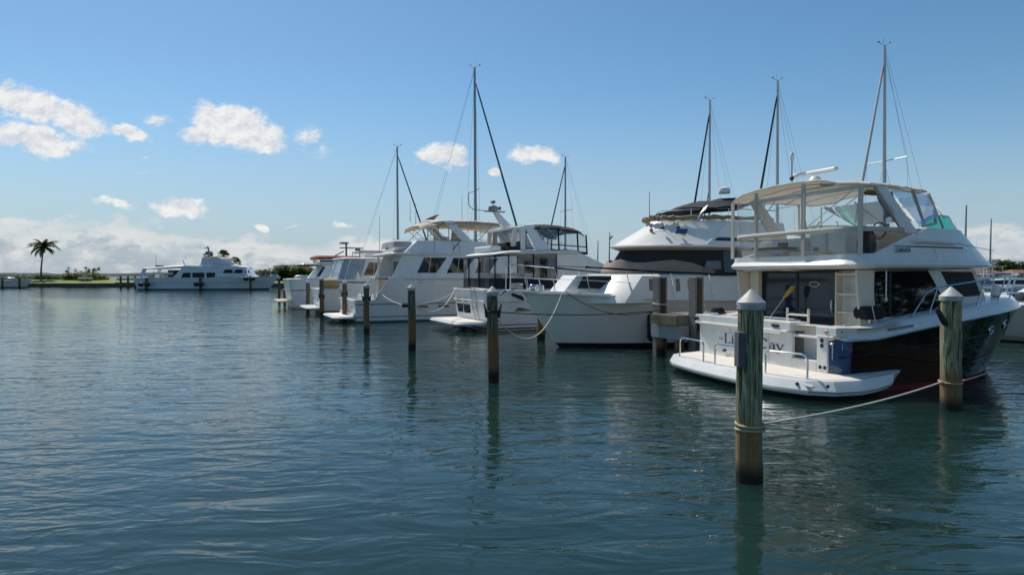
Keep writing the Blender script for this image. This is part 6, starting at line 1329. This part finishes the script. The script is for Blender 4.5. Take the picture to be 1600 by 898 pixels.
# ================================================================== water
def water():
    m = bpy.data.materials.new('harbour water'); m.use_nodes = True; nt = m.node_tree; b = nt.nodes['Principled BSDF']; N = nt.nodes.new; L = nt.links.new
    b.inputs['Roughness'].default_value = .015; b.inputs['IOR'].default_value = 1.42; b.inputs['Specular IOR Level'].default_value = .5
    tc = N('ShaderNodeTexCoord')
    def noise(scale, rot, sx, sy, detail=3, rough=.5, dist=0.):
        mp = N('ShaderNodeMapping'); mp.inputs['Rotation'].default_value = (0, 0, R(rot)); mp.inputs['Scale'].default_value = (sx, sy, 1)
        L(tc.outputs['Object'], mp.inputs[0]); n = N('ShaderNodeTexNoise'); n.inputs['Scale'].default_value = scale; n.inputs['Detail'].default_value = detail; n.inputs['Roughness'].default_value = rough; n.inputs['Distortion'].default_value = dist
        L(mp.outputs[0], n.inputs[0]); return n.outputs['Fac']
    def math_(op, a, c):
        q = N('ShaderNodeMath'); q.operation = op
        for i, v in enumerate((a, c)):
            if isinstance(v, (int, float)): q.inputs[i].default_value = v
            else: L(v, q.inputs[i])
        return q.outputs[0]
    big = noise(.55, 24, .40, 1, 2, .5, .8); mid = noise(2.1, -16, .42, 1, 2.5, .5, .9); sml = noise(6.2, 12, .48, 1, 2.5, .52, .6); mic = noise(15, 10, .6, 1, 2, .5)
    patch = noise(.09, 0, 1, .6, 2); pr = N('ShaderNodeMapRange'); pr.inputs['From Min'].default_value = .38; pr.inputs['From Max'].default_value = .62; pr.inputs['To Min'].default_value = .30; pr.inputs['To Max'].default_value = 1.35; L(patch, pr.inputs[0])
    h = math_('ADD', math_('MULTIPLY', big, .062), math_('MULTIPLY', mid, .036))
    h = math_('ADD', h, math_('MULTIPLY', math_('ADD', math_('MULTIPLY', sml, .0115), math_('MULTIPLY', mic, .0008)), pr.outputs[0]))
    bp = N('ShaderNodeBump'); bp.inputs['Strength'].default_value = 1; bp.inputs['Distance'].default_value = 1.0; L(h, bp.inputs['Height']); L(bp.outputs[0], b.inputs['Normal'])
    c = N('ShaderNodeValToRGB'); c.color_ramp.elements[0].color = (.0085, .0265, .0235, 1); c.color_ramp.elements[1].color = (.0130, .0355, .0300, 1); L(patch, c.inputs[0]); L(c.outputs[0], b.inputs['Base Color'])
    g = MB(); xs = [-6000, -1500, -400, -120, -40, 0, 40, 120, 400, 1500, 6000]; ys = [-400, -100, -30, 0, 30, 80, 200, 600, 2000, 9000]
    g.add([(x, y, 0) for y in ys for x in xs], [(j * 11 + i, j * 11 + i + 1, (j + 1) * 11 + i + 1, (j + 1) * 11 + i) for j in range(len(ys) - 1) for i in range(10)])
    m.node_tree.nodes['Principled BSDF'].subsurface_method = 'BURLEY'; b.inputs['Subsurface Weight'].default_value = 1; b.inputs['Subsurface Radius'].default_value = (1.0, 1.0, 1.0); b.inputs['Subsurface Scale'].default_value = 2.5
    o = g.build('water', m); tag(o, kind='structure'); return o
water()

# ================================================================== sky, sun, camera
SUN_EL, SUN_AZ = 55., -34.      # azimuth from the view axis (+Y), negative to the left
w = bpy.data.worlds.new('World'); S.world = w; w.use_nodes = True; nt = w.node_tree; nt.nodes.clear(); N = nt.nodes.new; L = nt.links.new
out = N('ShaderNodeOutputWorld'); bg = N('ShaderNodeBackground'); bg.inputs['Strength'].default_value = .081; L(bg.outputs[0], out.inputs[0])
sky = N('ShaderNodeTexSky'); sky.sky_type = 'NISHITA'; sky.sun_disc = False; sky.sun_elevation = R(SUN_EL); sky.sun_rotation = R(SUN_AZ); sky.altitude = 0; sky.air_density = 1.0; sky.dust_density = .35; sky.ozone_density = 2.2
tc = N('ShaderNodeTexCoord'); sp = N('ShaderNodeSeparateXYZ'); L(tc.outputs['Generated'], sp.inputs[0])
def M2(op, a, c=None, cl=False):
    q = N('ShaderNodeMath'); q.operation = op; q.use_clamp = cl
    for i, v in enumerate((a, c)):
        if v is None: continue
        if isinstance(v, (int, float)): q.inputs[i].default_value = v
        else: L(v, q.inputs[i])
    return q.outputs[0]
ya = M2('MAXIMUM', M2('ABSOLUTE', sp.outputs['Y']), .06)
cx = N('ShaderNodeCombineXYZ'); L(M2('DIVIDE', sp.outputs['X'], ya), cx.inputs[0]); L(M2('DIVIDE', sp.outputs['Z'], ya), cx.inputs[1])
P0_ = cx.outputs[0]
def cn(scale, sx=1., sy=1., detail=6, rough=.6, seed=0., src=None):
    mp = N('ShaderNodeMapping'); mp.inputs['Scale'].default_value = (sx, sy, 1); mp.inputs['Location'].default_value = (seed, seed * .7, seed); L(src or P0_, mp.inputs[0])
    n = N('ShaderNodeTexNoise'); n.inputs['Scale'].default_value = scale; n.inputs['Detail'].default_value = detail; n.inputs['Roughness'].default_value = rough; L(mp.outputs[0], n.inputs[0]); return n
wn = cn(13, 1, 1.4, 5, .6, 3.1); wv = N('ShaderNodeVectorMath'); wv.operation = 'MULTIPLY_ADD'; L(wn.outputs['Color'], wv.inputs[0]); wv.inputs[1].default_value = (.075, .055, 0); wv.inputs[2].default_value = (-.0375, -.0275, 0)
wa = N('ShaderNodeVectorMath'); L(wv.outputs[0], wa.inputs[0]); L(P0_, wa.inputs[1]); PW = wa.outputs[0]
blobs = [  # picture-like angles of each cloud: centre, half sizes, tilt, thickness
 (60, 172, 120, 27, -14, 1.0), (62, 222, 100, 22, -8, .95), (120, 195, 40, 22, -10, .7), (203, 212, 36, 10, -14, .75), (256, 193, 28, 13, 8, .5), (368, 200, 78, 32, -16, 1.25), (412, 222, 46, 18, -10, 1.1), (318, 210, 36, 11, -5, .7),
 (482, 213, 24, 24, -45, .5), (503, 235, 18, 16, 0, .25), (700, 243, 36, 18, 8, .95), (712, 256, 20, 14, -20, .8), (673, 250, 16, 10, 0, .6), (828, 243, 40, 15, -8, 1.0), (855, 254, 18, 9, -20, .8), (774, 268, 15, 8, 0, .7), (176, 322, 36, 9, -8, .6), (286, 325, 50, 14, -8, .95),
 (411, 351, 15, 6, -6, .85), (540, 357, 20, 5, 0, .6), (462, 350, 12, 4, 0, .45), (228, 276, 20, 5, -6, .22), (228, 248, 14, 4, -10, .2), (900, 300, 8, 3, 0, .2),
 (-150, 260, 120, 30, 0, .9), (-420, 150, 200, 50, 0, 1.), (2100, 260, 220, 36, 0, .8), (200, -500, 160, 60, 10, .7), (900, -700, 220, 80, 0, .6)]
dens = None
for px, py, rx, ry, rot, k in blobs:
    mp = N('ShaderNodeMapping'); mp.vector_type = 'TEXTURE'; mp.inputs['Location'].default_value = ((px - 800) / 980, (430 - py) / 980, 0); mp.inputs['Rotation'].default_value = (0, 0, R(rot)); mp.inputs['Scale'].default_value = (rx * 1.12 / 980, ry * 1.2 / 980, 1); L(PW, mp.inputs[0])
    ln = N('ShaderNodeVectorMath'); ln.operation = 'LENGTH'; L(mp.outputs[0], ln.inputs[0])
    v = M2('MULTIPLY', M2('SUBTRACT', 1, ln.outputs['Value'], True), k)
    dens = v if dens is None else M2('MAXIMUM', dens, v)
fn = cn(26, 1, 1.4, 9, .72, 7.7); d1 = M2('ADD', M2('MULTIPLY', dens, 2.3), M2('MULTIPLY', M2('SUBTRACT', fn.outputs['Fac'], .57), M2('MULTIPLY', M2('POWER', dens, .6), 5.2)))
mr = N('ShaderNodeMapRange'); mr.interpolation_type = 'SMOOTHSTEP'; mr.inputs['From Min'].default_value = .02; mr.inputs['From Max'].default_value = .85; L(d1, mr.inputs[0]); CUM = mr.outputs[0]
# bank of cumulus low over the horizon; its top height follows the bearing
spw = N('ShaderNodeSeparateXYZ'); L(P0_, spw.inputs[0])
rp = N('ShaderNodeMapRange'); rp.inputs['From Min'].default_value = -.90; rp.inputs['From Max'].default_value = .90; L(spw.outputs['X'], rp.inputs[0])
cr = N('ShaderNodeValToRGB'); L(rp.outputs[0], cr.inputs[0]); el = cr.color_ramp.elements
tops = [(-82, .098), (100, .084), (230, .080), (330, .060), (450, .050), (600, .052), (760, .020), (880, .030), (940, .062), (1020, .050), (1100, .045), (1400, .070), (1480, .082), (1600, .084), (1680, .08)]
for i, (px, hgt) in enumerate(tops):
    q = ((px - 800) / 980 + .9) / 1.8
    e = el[i] if i < 2 and False else (el[0] if i == 0 else (el[1] if i == 1 else el.new(.5)))
    e.position = max(0, min(1, q)); e.color = (hgt * 5, hgt * 5, hgt * 5, 1)
bn = cn(11, 1, 2.0, 8, .62, 2.3); bn2 = cn(30, 1, 1.7, 6, .6, 5.1)
topv = M2('MULTIPLY', cr.outputs['Color'], .2)
edge = M2('SUBTRACT', M2('ADD', topv, M2('MULTIPLY', M2('SUBTRACT', bn.outputs['Fac'], .5), .12)), spw.outputs['Y'])
edge = M2('ADD', edge, M2('MULTIPLY', M2('SUBTRACT', bn2.outputs['Fac'], .5), .034))
me_ = N('ShaderNodeMapRange'); me_.interpolation_type = 'SMOOTHSTEP'; me_.inputs['From Min'].default_value = -.004; me_.inputs['From Max'].default_value = .014; L(edge, me_.inputs[0])
hole = N('ShaderNodeMapRange'); hole.inputs['From Min'].default_value = .36; hole.inputs['From Max'].default_value = .60; L(cn(9, 1, 3.2, 6, .6, 11.).outputs['Fac'], hole.inputs[0])
BANK = M2('MULTIPLY', M2('MULTIPLY', me_.outputs[0], .82), M2('ADD', M2('MULTIPLY', hole.outputs[0], .65), .35))
# haze towards the horizon
hz = N('ShaderNodeMapRange'); hz.interpolation_type = 'SMOOTHSTEP'; hz.inputs['From Min'].default_value = .30; hz.inputs['From Max'].default_value = -.02; hz.inputs['To Max'].default_value = .85; L(spw.outputs['Y'], hz.inputs[0])
mixh = N('ShaderNodeMix'); mixh.data_type = 'RGBA'; L(hz.outputs[0], mixh.inputs['Factor']); hs = N('ShaderNodeHueSaturation'); hs.inputs['Saturation'].default_value = 1.20; hs.inputs['Hue'].default_value = .492; L(sky.outputs[0], hs.inputs['Color']); L(hs.outputs[0], mixh.inputs['A']); mixh.inputs['B'].default_value = (3.3, 4.35, 5.4, 1)
ccol = N('ShaderNodeValToRGB'); ccol.color_ramp.elements[0].position = .34; ccol.color_ramp.elements[0].color = (.70, .74, .80, 1); ccol.color_ramp.elements[1].position = .62; ccol.color_ramp.elements[1].color = (.98, .97, .96, 1); pu = N('ShaderNodeVectorMath'); pu.inputs[1].default_value = (-.004, .011, 0); L(P0_, pu.inputs[0]); fu = cn(26, 1, 1.4, 9, .72, 7.7, src=pu.outputs[0]); fl = cn(26, 1, 1.4, 9, .72, 7.7)
L(M2('ADD', M2('MULTIPLY', M2('SUBTRACT', fl.outputs['Fac'], fu.outputs['Fac']), 1.1), M2('ADD', .36, M2('MULTIPLY', cn(12, 1, 2.0, 4, .55, 1.7).outputs['Fac'], .30))), ccol.inputs[0])
bcol = N('ShaderNodeValToRGB'); bcol.color_ramp.elements[0].position = .43; bcol.color_ramp.elements[0].color = (.66, .76, .86, 1); bcol.color_ramp.elements[1].position = .59; bcol.color_ramp.elements[1].color = (1.28, 1.28, 1.27, 1); 
cs = N('ShaderNodeVectorMath'); cs.operation = 'SCALE'; cs.inputs['Scale'].default_value = 8.6; L(ccol.outputs[0], cs.inputs[0])
bs = N('ShaderNodeVectorMath'); bs.operation = 'SCALE'; bs.inputs['Scale'].default_value = 5.6; L(bcol.outputs[0], bs.inputs[0])
lit = N('ShaderNodeMapRange'); lit.inputs['From Min'].default_value = .040; lit.inputs['From Max'].default_value = .0; lit.inputs['To Max'].default_value = .30; L(edge, lit.inputs[0])
L(M2('ADD', M2('MULTIPLY', cn(15, 1, 2.0, 8, .66, 9.4).outputs['Fac'], .95), lit.outputs[0]), bcol.inputs[0])
mb1 = N('ShaderNodeMix'); mb1.data_type = 'RGBA'; L(BANK, mb1.inputs['Factor']); L(mixh.outputs['Result'], mb1.inputs['A']); L(bs.outputs[0], mb1.inputs['B'])
mb2 = N('ShaderNodeMix'); mb2.data_type = 'RGBA'; L(M2('MULTIPLY', CUM, .95), mb2.inputs['Factor']); L(mb1.outputs['Result'], mb2.inputs['A']); L(cs.outputs[0], mb2.inputs['B'])
L(mb2.outputs['Result'], bg.inputs['Color'])

ld = bpy.data.lights.new('sun', 'SUN'); ld.energy = 3.3; ld.angle = R(.53); ld.color = (1, .955, .88); lo = bpy.data.objects.new('sun', ld); C.objects.link(lo)
sd = Vector((math.sin(R(SUN_AZ)) * math.cos(R(SUN_EL)), math.cos(R(SUN_AZ)) * math.cos(R(SUN_EL)), math.sin(R(SUN_EL))))
lo.rotation_euler = sd.to_track_quat('Z', 'Y').to_euler(); lo.location = sd * 60
cd = bpy.data.cameras.new('camera'); cd.sensor_width = 36; cd.lens = 980 / 1600 * 36; cd.clip_start = .1; cd.clip_end = 20000
co = bpy.data.objects.new('camera', cd); C.objects.link(co); co.location = (0, 0, 2.5); co.rotation_euler = (R(90 - 1.11), 0, 0); S.camera = co
S.view_settings.view_transform = 'Standard'; S.view_settings.look = 'None'; S.view_settings.exposure = .40; S.view_settings.gamma = 1; S.view_settings.use_curve_mapping = False
S.render.engine = 'CYCLES'; S.cycles.use_denoising = True; S.cycles.max_bounces = 8; S.cycles.transparent_max_bounces = 16; S.cycles.sample_clamp_indirect = 8; S.cycles.caustics_reflective = False; S.cycles.caustics_refractive = False
